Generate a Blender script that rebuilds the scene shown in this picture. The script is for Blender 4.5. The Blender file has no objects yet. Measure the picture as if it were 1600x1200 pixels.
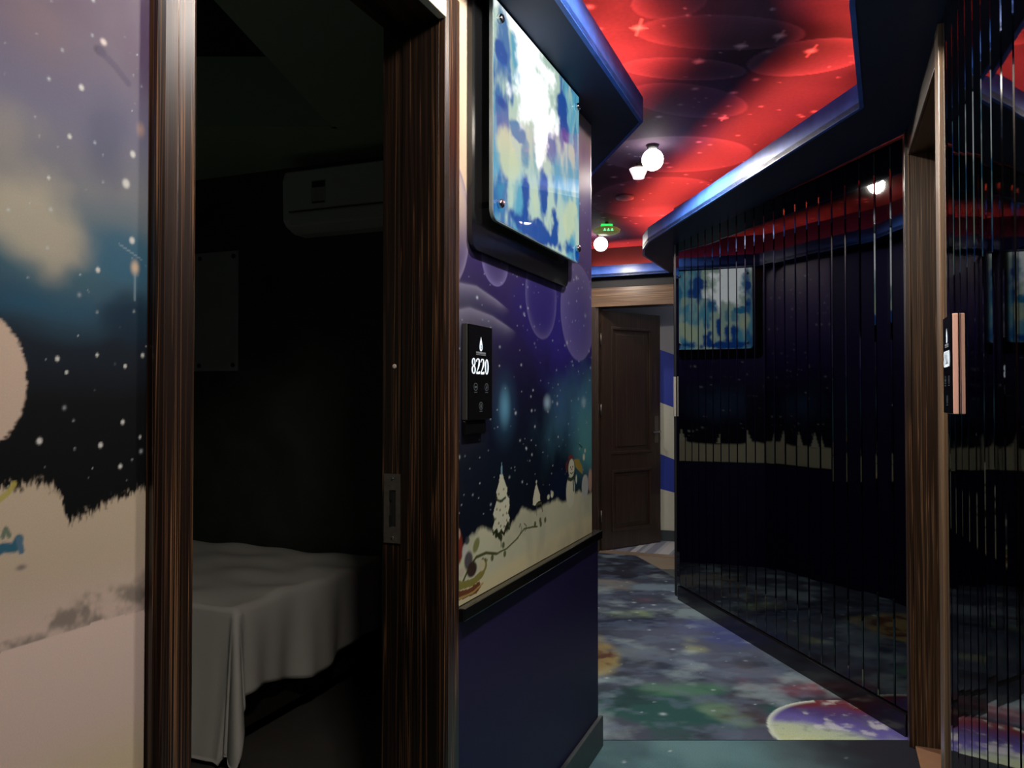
import bpy, bmesh, math, random
import numpy as np
from mathutils import Matrix, Vector

S = bpy.context.scene
COL = S.collection
R = math.radians

# ------------------------------------------------------------------ camera
CAM_H = 1.30
cam_data = bpy.data.cameras.new('camera')
cam_data.sensor_width = 36.0
cam_data.lens = 36.0 * 1240 / 1600
cam_data.clip_start = 0.02
cam = bpy.data.objects.new('camera', cam_data)
COL.objects.link(cam)
cam.location = (0, 0, CAM_H)
cam.rotation_euler = (R(90) + math.atan(22 / 1240), 0, 0)
S.camera = cam

# ------------------------------------------------------------------ world, exposure
w = bpy.data.worlds.new('world'); S.world = w; w.use_nodes = True
w.node_tree.nodes['Background'].inputs[0].default_value = (0.5, 0.6, 0.8, 1)
w.node_tree.nodes['Background'].inputs[1].default_value = 0.004
S.view_settings.view_transform = 'Standard'
S.view_settings.look = 'None'
S.view_settings.exposure = 0.0
S.view_settings.gamma = 1.0
S.view_settings.use_curve_mapping = False
S.cycles.sample_clamp_indirect = 4.0
S.cycles.max_bounces = 8
S.cycles.glossy_bounces = 6

BULB_GLOW = 12.0            # look of the bulb itself
LED_POWER = 72.0

# ------------------------------------------------------------------ frames
A = R(22)
N = Vector((math.cos(A), -math.sin(A), 0))     # from the left wall into the corridor
D = Vector((math.sin(A), math.cos(A), 0))      # along the corridor walls
P_OFF = 0.829
FL = Matrix.Translation(-P_OFF * N) @ Matrix.Rotation(-A, 4, 'Z')    # local = (s off the left wall, t along it, z)
WORLD = Matrix.Identity(4)
def fl(s, t, z=0.0): return FL @ Vector((s, t, z))
MW0 = Vector((1.524, 3.043, 0)); MW1 = Vector((1.081, 5.142, 0))
_e = (MW1 - MW0); MW_LEN = _e.length; _e.normalize()
MW_ANG = math.atan2(-_e.x, _e.y)
FM = Matrix.Translation(MW0) @ Matrix.Rotation(MW_ANG, 4, 'Z')       # mirror wall: y along it, corridor at negative x

# ------------------------------------------------------------------ mesh builder
class MB:
    def __init__(self): self.v = []; self.f = []; self.m = []; self.mi = 0; self.smooth = []
    def add(self, vs, fs, smooth=False):
        b = len(self.v); self.v += [tuple(p) for p in vs]
        for f in fs: self.f.append(tuple(b + i for i in f)); self.m.append(self.mi); self.smooth.append(smooth)
        return self
    def box(self, x0, x1, y0, y1, z0, z1):
        vs = [(x, y, z) for z in (z0, z1) for y in (y0, y1) for x in (x0, x1)]
        return self.add(vs, [(0, 2, 3, 1), (4, 5, 7, 6), (0, 1, 5, 4), (2, 6, 7, 3), (0, 4, 6, 2), (1, 3, 7, 5)])
    def prism(self, poly, z0, z1):
        n = len(poly); area = sum(poly[i][0] * poly[(i + 1) % n][1] - poly[(i + 1) % n][0] * poly[i][1] for i in range(n))
        if area < 0: poly = poly[::-1]
        vs = [(p[0], p[1], z0) for p in poly] + [(p[0], p[1], z1) for p in poly]
        fs = [tuple(range(n))[::-1], tuple(range(n, 2 * n))] + [(i, (i + 1) % n, n + (i + 1) % n, n + i) for i in range(n)]
        return self.add(vs, fs)
    def lathe(self, c, prof, axis='Z', n=24, smooth=True):
        # prof: list of (radius, height along axis)
        vs = []; fs = []
        for r, h in prof:
            for k in range(n):
                a = 2 * math.pi * k / n
                u, v_ = r * math.cos(a), r * math.sin(a)
                if axis == 'Z': p = (c[0] + u, c[1] + v_, c[2] + h)
                elif axis == 'X': p = (c[0] + h, c[1] + u, c[2] + v_)
                else: p = (c[0] + v_, c[1] + h, c[2] + u)
                vs.append(p)
        m = len(prof)
        for i in range(m - 1):
            for k in range(n):
                k2 = (k + 1) % n
                fs.append((i * n + k, i * n + k2, (i + 1) * n + k2, (i + 1) * n + k))
        fs.append(tuple(range(n))[::-1]); fs.append(tuple((m - 1) * n + k for k in range(n)))
        return self.add(vs, fs, smooth)
    def sphere(self, c, r, n=20, m=12, sz=1.0):
        prof = [(max(1e-4, r * math.sin(math.pi * i / m)), -r * sz * math.cos(math.pi * i / m)) for i in range(m + 1)]
        return self.lathe(c, prof, 'Z', n)

def new_mesh(name, mb, mats):
    me = bpy.data.meshes.new(name)
    me.from_pydata(mb.v, [], mb.f)
    for m in (mats if isinstance(mats, (list, tuple)) else [mats]): me.materials.append(m)
    me.polygons.foreach_set('material_index', mb.m)
    me.polygons.foreach_set('use_smooth', mb.smooth)
    me.validate(); me.update()
    bm = bmesh.new(); bm.from_mesh(me); bmesh.ops.recalc_face_normals(bm, faces=bm.faces); bm.to_mesh(me); bm.free()
    return me

WM = {}
def tag(o, label=None, cat=None, group=None, kind=None):
    if label: o['label'] = label
    if cat: o['category'] = cat
    if group: o['group'] = group
    if kind: o['kind'] = kind
    return o
def thing(name, label, cat, base, frame=WORLD, group=None, kind=None):
    o = bpy.data.objects.new(name, None); COL.objects.link(o)
    o.empty_display_size = 0.05
    M = frame @ Matrix.Translation(Vector(base)); o.matrix_world = M; WM[o] = M
    return tag(o, label, cat, group, kind)
def place(name, me, parent=None, frame=WORLD, base=None):
    o = bpy.data.objects.new(name, me); COL.objects.link(o)
    if parent is not None:
        me.transform(WM[parent].inverted() @ frame); o.parent = parent; WM[o] = WM[parent]
    else:
        if base is None:
            n = len(me.vertices); co = np.empty(n * 3); me.vertices.foreach_get('co', co); co = co.reshape(-1, 3)
            lo, hi = co.min(0), co.max(0); base = ((lo[0] + hi[0]) / 2, (lo[1] + hi[1]) / 2, lo[2])
        T = Matrix.Translation(Vector(base)); me.transform(T.inverted())
        o.matrix_world = frame @ T; WM[o] = frame @ T
    return o
def obj(name, mb, mats, parent=None, frame=WORLD, bevel=0.0, seg=2, base=None):
    me = new_mesh(name, mb, mats)
    o = place(name, me, parent, frame, base)
    if bevel:
        b = o.modifiers.new('bevel', 'BEVEL'); b.width = bevel; b.segments = seg; b.limit_method = 'ANGLE'; b.angle_limit = R(40)
    return o
def struct(name, mb, mats, frame=WORLD, bevel=0.0, parent=None):
    o = obj(name, mb, mats, parent, frame, bevel)
    if parent is None: o['kind'] = 'structure'
    return o

# ------------------------------------------------------------------ materials
def lin(c):
    return tuple((x / 12.92 if x <= 0.04045 else ((x + 0.055) / 1.055) ** 2.4) for x in c)
def bsdf(name):
    m = bpy.data.materials.new(name); m.use_nodes = True
    return m, m.node_tree, m.node_tree.nodes['Principled BSDF']
def mat(name, col, rough=0.5, metal=0.0, noise=0.0, scale=20.0, spec=0.5, bump=0.0, emit=None, estr=0.0, coat=0.0):
    m, nt, b = bsdf(name)
    b.inputs['Base Color'].default_value = (*col, 1)
    b.inputs['Roughness'].default_value = rough; b.inputs['Metallic'].default_value = metal
    b.inputs['Specular IOR Level'].default_value = spec
    b.inputs['Coat Weight'].default_value = coat; b.inputs['Coat Roughness'].default_value = 0.03
    if noise or bump:
        tc = nt.nodes.new('ShaderNodeTexCoord'); n = nt.nodes.new('ShaderNodeTexNoise'); n.inputs['Scale'].default_value = scale; n.inputs['Detail'].default_value = 4
        nt.links.new(tc.outputs['Object'], n.inputs['Vector'])
        if noise:
            mx = nt.nodes.new('ShaderNodeMix'); mx.data_type = 'RGBA'
            mx.inputs[6].default_value = (*[c * (1 - noise) for c in col], 1); mx.inputs[7].default_value = (*[min(1, c * (1 + noise)) for c in col], 1)
            nt.links.new(n.outputs['Fac'], mx.inputs[0]); nt.links.new(mx.outputs[2], b.inputs['Base Color'])
        if bump:
            bp = nt.nodes.new('ShaderNodeBump'); bp.inputs['Strength'].default_value = bump; bp.inputs['Distance'].default_value = 0.002
            nt.links.new(n.outputs['Fac'], bp.inputs['Height']); nt.links.new(bp.outputs[0], b.inputs['Normal'])
    if emit:
        b.inputs['Emission Color'].default_value = (*emit, 1); b.inputs['Emission Strength'].default_value = estr
    return m
def emitter(name, col, strength):
    m = bpy.data.materials.new(name); m.use_nodes = True; nt = m.node_tree
    for n in list(nt.nodes):
        if n.type == 'BSDF_PRINCIPLED': nt.nodes.remove(n)
    e = nt.nodes.new('ShaderNodeEmission'); e.inputs[0].default_value = (*col, 1); e.inputs[1].default_value = strength
    nt.links.new(e.outputs[0], nt.nodes['Material Output'].inputs[0]); return m
def wood(name, axis='Z', dark=(0.012, 0.006, 0.004), mid=(0.045, 0.019, 0.009), light=(0.17, 0.08, 0.035), dens=70.0, rough=0.32, seed=0.0):
    m, nt, b = bsdf(name); L = nt.links.new
    tc = nt.nodes.new('ShaderNodeTexCoord'); mp = nt.nodes.new('ShaderNodeMapping')
    sc = {'Z': (dens, dens, 0.55), 'Y': (dens, 0.55, dens), 'X': (0.55, dens, dens)}[axis]
    mp.inputs['Scale'].default_value = sc; mp.inputs['Location'].default_value = (seed, seed * 1.7, seed * 0.3)
    L(tc.outputs['Object'], mp.inputs[0])
    n1 = nt.nodes.new('ShaderNodeTexNoise'); n1.inputs['Scale'].default_value = 1.0; n1.inputs['Detail'].default_value = 2.5; n1.inputs['Roughness'].default_value = 0.6
    L(mp.outputs[0], n1.inputs['Vector'])
    cr = nt.nodes.new('ShaderNodeValToRGB'); e = cr.color_ramp.elements
    e[0].position = 0.36; e[0].color = (*dark, 1); e[1].position = 0.40; e[1].color = (*mid, 1)
    for p, c in ((0.43, dark), (0.50, dark), (0.53, mid), (0.545, light), (0.565, dark), (0.63, dark), (0.66, light), (0.68, mid), (0.74, dark)):
        q = e.new(p); q.color = (*c, 1)
    L(n1.outputs['Fac'], cr.inputs[0])
    n2 = nt.nodes.new('ShaderNodeTexNoise'); n2.inputs['Scale'].default_value = 3.3; n2.inputs['Detail'].default_value = 3
    L(mp.outputs[0], n2.inputs['Vector'])
    mx = nt.nodes.new('ShaderNodeMix'); mx.data_type = 'RGBA'; mx.blend_type = 'MULTIPLY'; mx.inputs[0].default_value = 0.6
    L(cr.outputs[0], mx.inputs[6]); L(n2.outputs['Fac'], mx.inputs[7]); 
    g = nt.nodes.new('ShaderNodeMix'); g.data_type = 'RGBA'; g.blend_type = 'MULTIPLY'; g.inputs[0].default_value = 1
    g.inputs[7].default_value = (1.6, 1.6, 1.6, 1); L(mx.outputs[2], g.inputs[6]); L(g.outputs[2], b.inputs['Base Color'])
    b.inputs['Roughness'].default_value = rough; b.inputs['Coat Weight'].default_value = 0.6; b.inputs['Coat Roughness'].default_value = 0.28
    bp = nt.nodes.new('ShaderNodeBump'); bp.inputs['Strength'].default_value = 0.15; bp.inputs['Distance'].default_value = 0.001
    L(n1.outputs['Fac'], bp.inputs['Height']); L(bp.outputs[0], b.inputs['Normal'])
    return m
def painted(name, rough=0.4, spec=0.4, grain=0.05, gscale=400.0, coat=0.0, emit=0.0):
    m, nt, b = bsdf(name); L = nt.links.new
    at = nt.nodes.new('ShaderNodeVertexColor'); at.layer_name = 'print'
    tc = nt.nodes.new('ShaderNodeTexCoord'); n = nt.nodes.new('ShaderNodeTexNoise'); n.inputs['Scale'].default_value = gscale
    L(tc.outputs['Object'], n.inputs['Vector'])
    mr = nt.nodes.new('ShaderNodeMapRange'); mr.inputs[1].default_value = 0.3; mr.inputs[2].default_value = 0.7; mr.inputs[3].default_value = 1 - grain; mr.inputs[4].default_value = 1 + grain
    L(n.outputs['Fac'], mr.inputs[0])
    mx = nt.nodes.new('ShaderNodeVectorMath'); mx.operation = 'SCALE'
    L(at.outputs['Color'], mx.inputs[0]); L(mr.outputs[0], mx.inputs['Scale'])
    if emit:
        b.inputs['Base Color'].default_value = (0.02, 0.02, 0.02, 1)
        L(mx.outputs[0], b.inputs['Emission Color']); b.inputs['Emission Strength'].default_value = emit
    else:
        L(mx.outputs[0], b.inputs['Base Color'])
    b.inputs['Roughness'].default_value = rough; b.inputs['Specular IOR Level'].default_value = spec
    b.inputs['Coat Weight'].default_value = coat; b.inputs['Coat Roughness'].default_value = 0.02
    return m

WOOD_Z = wood('zebrano_upright', dens=48, dark=(0.008, 0.0045, 0.003), mid=(0.022, 0.010, 0.006), light=(0.11, 0.052, 0.024)); WOOD_Z2 = wood('zebrano_upright_casing', seed=3.1, dens=85, light=(0.24, 0.12, 0.055), mid=(0.07, 0.032, 0.016))
WOOD_Y = wood('zebrano_lengthwise', 'Y', seed=7.0); WOOD_X = wood('zebrano_crosswise', 'X', seed=5.0, light=(0.36, 0.24, 0.14), mid=(0.22, 0.14, 0.08), dark=(0.12, 0.075, 0.045))
WOOD_D = wood('dark_door_veneer', 'Z', dark=(0.026, 0.015, 0.010), mid=(0.050, 0.029, 0.019), light=(0.085, 0.05, 0.032), dens=110, rough=0.45, seed=2.0)
M_NAVY = mat('navy_wall_panel', (0.018, 0.014, 0.075), 0.45, noise=0.15, scale=300, spec=0.3)
M_BLACKGLOSS = mat('black_gloss', (0.006, 0.006, 0.007), 0.12, spec=0.6)
M_BLACK = mat('black_plastic', (0.012, 0.012, 0.013), 0.35)
M_DARK = mat('dark_paint', (0.02, 0.022, 0.026), 0.7, noise=0.1)
M_MIRROR = mat('smoked_mirror', (0.10, 0.105, 0.11), 0.025, metal=1.0)
M_CHROME = mat('chrome', (0.7, 0.7, 0.72), 0.15, metal=1.0)
M_STEEL = mat('aged_steel', (0.23, 0.2, 0.18), 0.4, metal=0.8, noise=0.3, scale=80)
M_SOFFIT = mat('navy_soffit_paint', (0.012, 0.025, 0.07), 0.55, noise=0.3, scale=12, spec=0.3)
M_FASCIA = mat('blue_satin_laminate', (0.05, 0.15, 0.62), 0.33, metal=0.0, noise=0.5, scale=14, spec=0.5)
M_SKIRT = mat('grey_blue_skirting', (0.05, 0.065, 0.075), 0.4, noise=0.3, scale=30)
M_GRANITE = mat('black_polished_skirting', (0.009, 0.008, 0.010), 0.14, noise=0.6, scale=40, spec=0.6)

def strips_noise(n, seed):
    rr = random.Random(seed); return [rr.uniform(-1, 1) for _ in range(n)]

# ------------------------------------------------------------------ painting tools (numpy)
rng = np.random.default_rng(7)
_T = rng.random((256, 256))
def vnoise(x, y, seed=0):
    x = x + seed * 17.31; y = y + seed * 9.77
    xi = np.floor(x).astype(int); yi = np.floor(y).astype(int); fx = x - xi; fy = y - yi
    fx = fx * fx * (3 - 2 * fx); fy = fy * fy * (3 - 2 * fy)
    g = lambda a, b: _T[a & 255, b & 255]
    return (g(xi, yi) * (1 - fx) + g(xi + 1, yi) * fx) * (1 - fy) + (g(xi, yi + 1) * (1 - fx) + g(xi + 1, yi + 1) * fx) * fy
def fbm(x, y, scale, octv=4, seed=0):
    s = 0; a = 0.5; t = 0
    for k in range(octv):
        s = s + a * vnoise(x * scale, y * scale, seed + k * 3); t += a; a *= 0.5; scale *= 2.03
    return s / t * 2 - 1
def sstep(a, b, x):
    t = np.clip((x - a) / (b - a), 0, 1); return t * t * (3 - 2 * t)
class Paint:
    def __init__(self, u, v, base=(0, 0, 0)):
        self.u, self.v = u, v; self.c = np.ones((u.size, 3)) * np.array(lin(base)); 
    def mix(self, col, a): 
        a = np.clip(a, 0, 1)[:, None]; self.c = self.c * (1 - a) + np.array(lin(col)) * a
    def ramp(self, coord, stops):
        xs = [s[0] for s in stops]; cs = np.array([lin(s[1]) for s in stops])
        for k in range(3): self.c[:, k] = np.interp(coord, xs, cs[:, k])
    def ell(self, cu, cv, ru, rv, col, a=1.0, soft=0.5, rot=0.0, warp=0.0, wscale=20, seed=0):
        du, dv = self.u - cu, self.v - cv
        if rot: c, s = math.cos(rot), math.sin(rot); du, dv = du * c + dv * s, -du * s + dv * c
        r = np.sqrt((du / ru) ** 2 + (dv / rv) ** 2)
        if warp: r = r + warp * fbm(self.u, self.v, wscale, 4, seed)
        self.mix(col, a * (1 - sstep(1 - soft, 1.0, r)))
    def ring(self, cu, cv, ru, rv, col, a, wdt, inner=0.0, rot=0.0):
        du, dv = self.u - cu, self.v - cv
        if rot: c, s = math.cos(rot), math.sin(rot); du, dv = du * c + dv * s, -du * s + dv * c
        r = np.sqrt((du / ru) ** 2 + (dv / rv) ** 2)
        e = sstep(1.02, 0.97, r); self.mix(col, a * e * np.exp(-np.abs(1 - r) / wdt) + inner * e)
    def poly(self, pts, col, a=1.0):
        inside = np.zeros(self.u.size, bool); n = len(pts)
        for i in range(n):
            x0, y0 = pts[i]; x1, y1 = pts[(i + 1) % n]
            if y0 == y1: continue
            cnd = ((self.v >= min(y0, y1)) & (self.v < max(y0, y1)) & (self.u < x0 + (self.v - y0) * (x1 - x0) / (y1 - y0)))
            inside ^= cnd
        self.mix(col, a * inside)
    def stroke(self, pts, wd, col, a=1.0, su=1.0):
        d = np.full(self.u.size, 9.0)
        for (x0, y0), (x1, y1) in zip(pts[:-1], pts[1:]):
            dx, dy = (x1 - x0) * su, y1 - y0; L2 = dx * dx + dy * dy + 1e-12
            t = np.clip(((self.u - x0) * su * dx + (self.v - y0) * dy) / L2, 0, 1)
            d = np.minimum(d, np.hypot((self.u - x0) * su - t * dx, self.v - y0 - t * dy))
        self.mix(col, a * (1 - sstep(wd * 0.6, wd * 1.2, d)))
    def stars(self, n, box, rmin, rmax, col, a=0.9, seed=1, su=1.0):
        rr = np.random.default_rng(seed)
        for _ in range(n):
            cu = rr.uniform(box[0], box[1]); cv = rr.uniform(box[2], box[3]); r = rmin + (rmax - rmin) * rr.random() ** 3
            k = np.abs(self.u - cu) < 2 * r * su; k &= np.abs(self.v - cv) < 2 * r
            if not k.any(): continue
            q = np.hypot((self.u[k] - cu) / su, self.v[k] - cv) / r
            al = (a * rr.uniform(0.4, 1) * np.exp(-2.2 * q * q))[:, None]
            self.c[k] = self.c[k] * (1 - al) + np.array(lin(col)) * al
def grid_axes(u0, u1, nu, v0, v1, nv):
    u = np.linspace(u0, u1, nu + 1); v = np.linspace(v0, v1, nv + 1)
    U, V = np.meshgrid(u, v); return U.ravel(), V.ravel()
def grid_mesh(name, U, V, nu, nv, co, cols, material, keep=None):
    """a subdivided sheet whose printed design is stored per vertex"""
    i = np.arange(nu)[None, :] + (nu + 1) * np.arange(nv)[:, None]
    q = np.stack([i, i + 1, i + nu + 2, i + nu + 1], -1).reshape(-1, 4)
    if keep is not None: q = q[keep(U[q].mean(1), V[q].mean(1))]
    used = np.unique(q); remap = np.zeros(U.size, int); remap[used] = np.arange(used.size); q = remap[q]; co = co[used]; cols = cols[used]
    me = bpy.data.meshes.new(name); me.vertices.add(len(co)); me.vertices.foreach_set('co', co.astype(np.float32).ravel())
    me.loops.add(q.size); me.loops.foreach_set('vertex_index', q.astype(np.int32).ravel())
    me.polygons.add(len(q)); me.polygons.foreach_set('loop_start', (np.arange(len(q)) * 4).astype(np.int32))
    me.update(calc_edges=True)
    at = me.color_attributes.new('print', 'FLOAT_COLOR', 'POINT')
    c4 = np.ones((len(co), 4), np.float32); c4[:, :3] = cols; at.data.foreach_set('color', c4.ravel())
    me.materials.append(material)
    return me
def in_poly(pts):
    def k(x, y):
        ins = np.zeros(x.shape, bool); n = len(pts)
        for i in range(n):
            x0, y0 = pts[i]; x1, y1 = pts[(i + 1) % n]
            if y0 == y1: continue
            ins ^= (y >= min(y0, y1)) & (y < max(y0, y1)) & (x < x0 + (y - y0) * (x1 - x0) / (y1 - y0))
        return ins
    return k

xy = lambda s, t: tuple(fl(s, t)[:2])
ALC = [(0.15, 3.62), (-0.16, 4.6), (-0.12, 5.64), (0.44, 6.19)]       # hidden left side beyond the corner
Z_SOF = 2.31; Z_CEIL = 2.56

# ================================================================== STRUCTURE
# ---- left wall: door opening t .849-1.606
mb = MB()
mb.box(-0.14, 0, -1.4, 0.80, 0, 2.62).box(-0.14, 0, 0.80, 1.655, 2.20, 2.62).box(-0.14, 0, 1.655, 2.82, 0, 2.62)
mb.box(0, 0.010, 1.655, 2.885, 0.0, 0.775).box(0, 0.010, -1.4, 0.775, 0.0, 0.775)
struct('wall_left', mb, M_NAVY, FL)
mb = MB(); mb.prism([(0.004, 1.687), (0.028, 1.687), (0.028, 2.888), (-0.02, 2.888), (-0.02, 2.83), (0.004, 2.83)], 0.775, 0.806)
struct('trim_1', mb, M_BLACKGLOSS, FL, 0.004)
mb = MB(); mb.box(0, 0.028, -1.4, 0.775, 0.785, 0.82)
struct('trim_2', mb, mat('dark_bronze_trim', (0.05, 0.035, 0.03), 0.2, spec=0.7), FL, 0.004)
mb = MB(); mb.box(0.010, 0.026, 1.687, 2.90, 0, 0.115).box(0.010, 0.026, -1.4, 0.775, 0, 0.115)
struct('baseboard_left', mb, M_SKIRT, FL, 0.004)
# hidden alcove walls beyond the corner
mb = MB(); pts = [xy(-0.08, 2.84)] + ALC + [xy(-1.13, 6.47)]
for a, b in zip(pts[:-1], pts[1:]):
    a = Vector(a); b = Vector(b); nn = Vector((-(b - a).y, (b - a).x)).normalized() * 0.06
    mb.prism([tuple(a), tuple(b), tuple(b + nn), tuple(a + nn)], 0, 2.62)
struct('wall_alcove', mb, M_NAVY)
# ---- door wall at the end: t = 6.47, opening s -.94 .. -.2, z 2.08
TD = 6.47
mb = MB(); mb.box(-1.45, -1.035, TD, TD + 0.14, 0, 2.62).box(-1.035, -0.16, TD, TD + 0.14, 2.10, 2.62).box(-0.16, 0.3, TD, TD + 0.14, 0, 2.62)
struct('wall_far', mb, M_DARK, FL)
# ---- near right wall s=1.105, opening t 2.47..3.31
SR = 1.105
mb = MB(); mb.box(SR + 0.012, SR + 0.14, -1.4, 2.43, 0, 2.62).box(SR + 0.012, SR + 0.14, 2.43, 3.35, 2.235, 2.62)
struct('wall_right', mb, M_DARK, FL)
def mirror_strips(mb, x, y0, y1, wd, z0, z1, seed, tilt=0.5, bulge=0.0):
    n = max(1, round(abs(y1 - y0) / wd)); rr = random.Random(seed)
    for k in range(n):
        a = y0 + (y1 - y0) * k / n; b = y0 + (y1 - y0) * (k + 1) / n; w_ = (b - a); g = 0.02 * w_; ch = 0.05 * w_
        t_ = R(rr.uniform(-tilt, tilt)); h = math.tan(t_) * abs(w_) / 2
        dep = 0.0035
        P = [(x + dep, a + g), (x - h, a + g + ch), (x + h, b - g - ch), (x + dep, b - g), (x + 0.011, b - g), (x + 0.011, a + g)]
        mb.prism(P, z0, z1)
mb = MB(); mirror_strips(mb, SR, -0.4, 2.39, 0.10, 0.09, Z_SOF, 3, 0.45)
struct('wall_right_mirror', mb, M_MIRROR, FL)['kind'] = 'structure'
mb = MB(); mb.box(SR - 0.015, SR + 0.02, -1.4, 2.39, 0, 0.09)
struct('baseboard_right', mb, M_GRANITE, FL, 0.003)
# ---- angled mirror wall
mb = MB(); mb.box(0.012, 0.12, 0, MW_LEN + 0.10, 0, 2.62)
struct('wall_hall', mb, M_DARK, FM)
mb = MB(); mirror_strips(mb, 0.0, 0.0, MW_LEN, 0.098, 0.09, Z_SOF, 11, 0.5)
mb.prism([(0.001, MW_LEN), (0.022, MW_LEN + 0.13), (0.05, MW_LEN + 0.13), (0.02, MW_LEN)], 0.0, Z_SOF)
struct('wall_hall_mirror', mb, M_MIRROR, FM)
mb = MB(); mb.box(-0.015, 0.02, 0.02, MW_LEN, 0, 0.09)
struct('baseboard_hall', mb, M_GRANITE, FM, 0.003)
mb = MB(); a = FM @ Vector((0.03, MW_LEN + 0.12, 0)); b = fl(-0.13, TD); c = fl(0.1, TD)
mb.prism([tuple(a[:2]), tuple(b[:2]), tuple(c[:2]), (a.x + 0.12, a.y)], 0, 2.62)
struct('wall_return', mb, M_DARK)
mb = MB(); mb.box(-0.2, 1.3, -1.46, -1.4, 0, 2.62); struct('wall_back', mb, M_DARK, FL)

# ---- soffit ring with lip, cove above it
INNER = [xy(0.205, -1.38), (0.479, 2.882), (0.357, 3.613), (0.0, 4.6), (-0.01, 5.60), (0.50, 6.10), xy(-1.09, 6.37), xy(-0.385, 6.37), (0.925, 5.60), (0.885, 5.36), (0.875, 5.10), (1.208, 2.742), xy(0.875, 2.2), xy(0.865, -1.38)]
OUTER = [xy(-0.02, -1.4), xy(-0.02, 2.86), (0.14, 3.61), (-0.17, 4.6), (-0.13, 5.65), (0.43, 6.20), xy(-1.14, 6.48), xy(-0.15, 6.48), (1.16, 5.40), (1.14, 5.30), (1.11, 5.14), xy(SR + 0.02, 3.30), xy(SR + 0.02, 2.2), xy(SR + 0.02, -1.4)]
nI = len(INNER)
mb = MB(); fm = MB(); led = MB()
for i in range(nI - 1):
    a, b, c, d = INNER[i], INNER[i + 1], OUTER[i + 1], OUTER[i]
    mb.prism([a, b, c, d], Z_SOF, Z_SOF + 0.02)
    va, vb = Vector(a), Vector(b); dr = (vb - va).normalized(); out = Vector((-dr.y, dr.x))
    if out.dot(Vector(d) - va) < 0: out = -out
    ex = dr * 0.0
    fm.prism([tuple(va), tuple(vb), tuple(vb + out * 0.014), tuple(va + out * 0.014)], Z_SOF - 0.002, Z_SOF + 0.088)
    o1 = out * 0.042; o2 = out * 0.084; sh = dr * 0.02
    p, q = va + sh, vb - sh
    led.prism([tuple(p + o1), tuple(q + o1), tuple(q + o2), tuple(p + o2)], Z_SOF + 0.037, Z_SOF + 0.045)
struct('ceiling_soffit', mb, M_SOFFIT)
struct('trim_3', fm, M_FASCIA)
tag(obj('led_strip', led, emitter('red_led_glow', (1.0, 0.085, 0.045), LED_POWER)), 'thin red LED strip hidden behind the blue ceiling lip, glowing onto the ceiling', 'light strip')

# ---- ceiling with space print
u, v = grid_axes(-1.1, 2.0, 340, -1.5, 6.9, 920)
P = Paint(u, v, (0.30, 0.24, 0.32))
P.mix((0.46, 0.36, 0.46), 0.7 * sstep(-0.1, 0.5, fbm(u, v, 1.3, 4, 5)))
P.mix((0.10, 0.09, 0.14), 0.8 * sstep(0.0, 0.5, fbm(u, v, 1.1, 4, 9)))
P.mix((0.16, 0.14, 0.34), 0.6 * sstep(0.1, 0.6, fbm(u, v, 0.9, 3, 12)))
for (cx, cy, rx, ry, ro, al) in ((0.72, 2.72, 0.30, 0.13, 0.1, 0.30), (0.66, 3.02, 0.25, 0.10, 0.15, 0.35), (1.10, 2.92, 0.22, 0.16, -0.3, 0.35), (0.75, 3.35, 0.30, 0.16, 0.5, 0.25), (0.85, 4.1, 0.4, 0.3, 0.2, 0.25), (0.5, 2.5, 0.12, 0.12, 0, 0.25), (0.9, 5.0, 0.4, 0.5, 0.0, 0.2)):
    P.ring(cx, cy, rx, ry, (0.70, 0.58, 0.70), al * 0.75, 0.22, 0.04, ro)
for cx, cy, ln in ((1.085, 2.86, 0.05), (0.43, 2.68, 0.06), (0.93, 2.74, 0.04), (0.82, 2.82, 0.04), (0.7, 2.95, 0.03), (0.95, 3.55, 0.04)):
    P.stroke([(cx - ln * .5, cy), (cx + ln * .5, cy)], 0.004, (1, 0.85, 0.9), 0.45); P.stroke([(cx, cy - ln), (cx, cy + ln)], 0.004, (1, 0.85, 0.9), 0.45); P.ell(cx, cy, 0.03, 0.03, (1, .9, .95), 0.8, 1.0)
P.stars(420, (-0.5, 1.8, 1.5, 6.8), 0.006, 0.022, (0.95, 0.85, 0.95), 0.7, 4)
co = np.stack([u, v, np.full(u.size, Z_CEIL)], 1)
me = grid_mesh('ceiling', u, v, 340, 920, co, P.c, painted('galaxy_ceiling_print', 0.75, 0.12, 0.06, 60), keep=in_poly(OUTER))
o = place('ceiling', me); o['kind'] = 'structure'
mb = MB(); mb.box(-4.6, 3.2, -2.2, 9.3, 2.80, 2.86); struct('ceiling_slab', mb, M_DARK)

# ---- floors
mb = MB(); mb.box(-5.0, 3.2, -2.4, 9.4, -0.06, -0.004); struct('floor', mb, mat('dark_laminate_floor', (0.10, 0.095, 0.088), 0.45, noise=0.3, scale=6))
CORR = [xy(0.015, -1.39), xy(0.015, 2.895), xy(-0.02, 2.895), (0.155, 3.62), (-0.155, 4.6), (-0.115, 5.635), (0.445, 6.18), xy(-1.03, TD), xy(-0.19, TD), (1.115, 5.28), (1.083, 5.142), (1.526, 3.043), xy(SR, 3.32), xy(SR, -1.39)]
SEAM = 3.035
def carpet(name, label, y0, y1, nu, nv, fn, z):
    u, v = grid_axes(-1.2, 1.75, nu, y0, y1, nv); P = fn(u, v)
    co = np.stack([u, v, np.full(u.size, z)], 1)
    me = grid_mesh(name, u, v, nu, nv, co, P.c, M_CARPET, keep=in_poly(CORR))
    return tag(place(name, me), label, 'carpet', 'galaxy carpet pieces')
M_CARPET = painted('galaxy_carpet_print', 0.7, 0.25, 0.14, 220)
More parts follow.
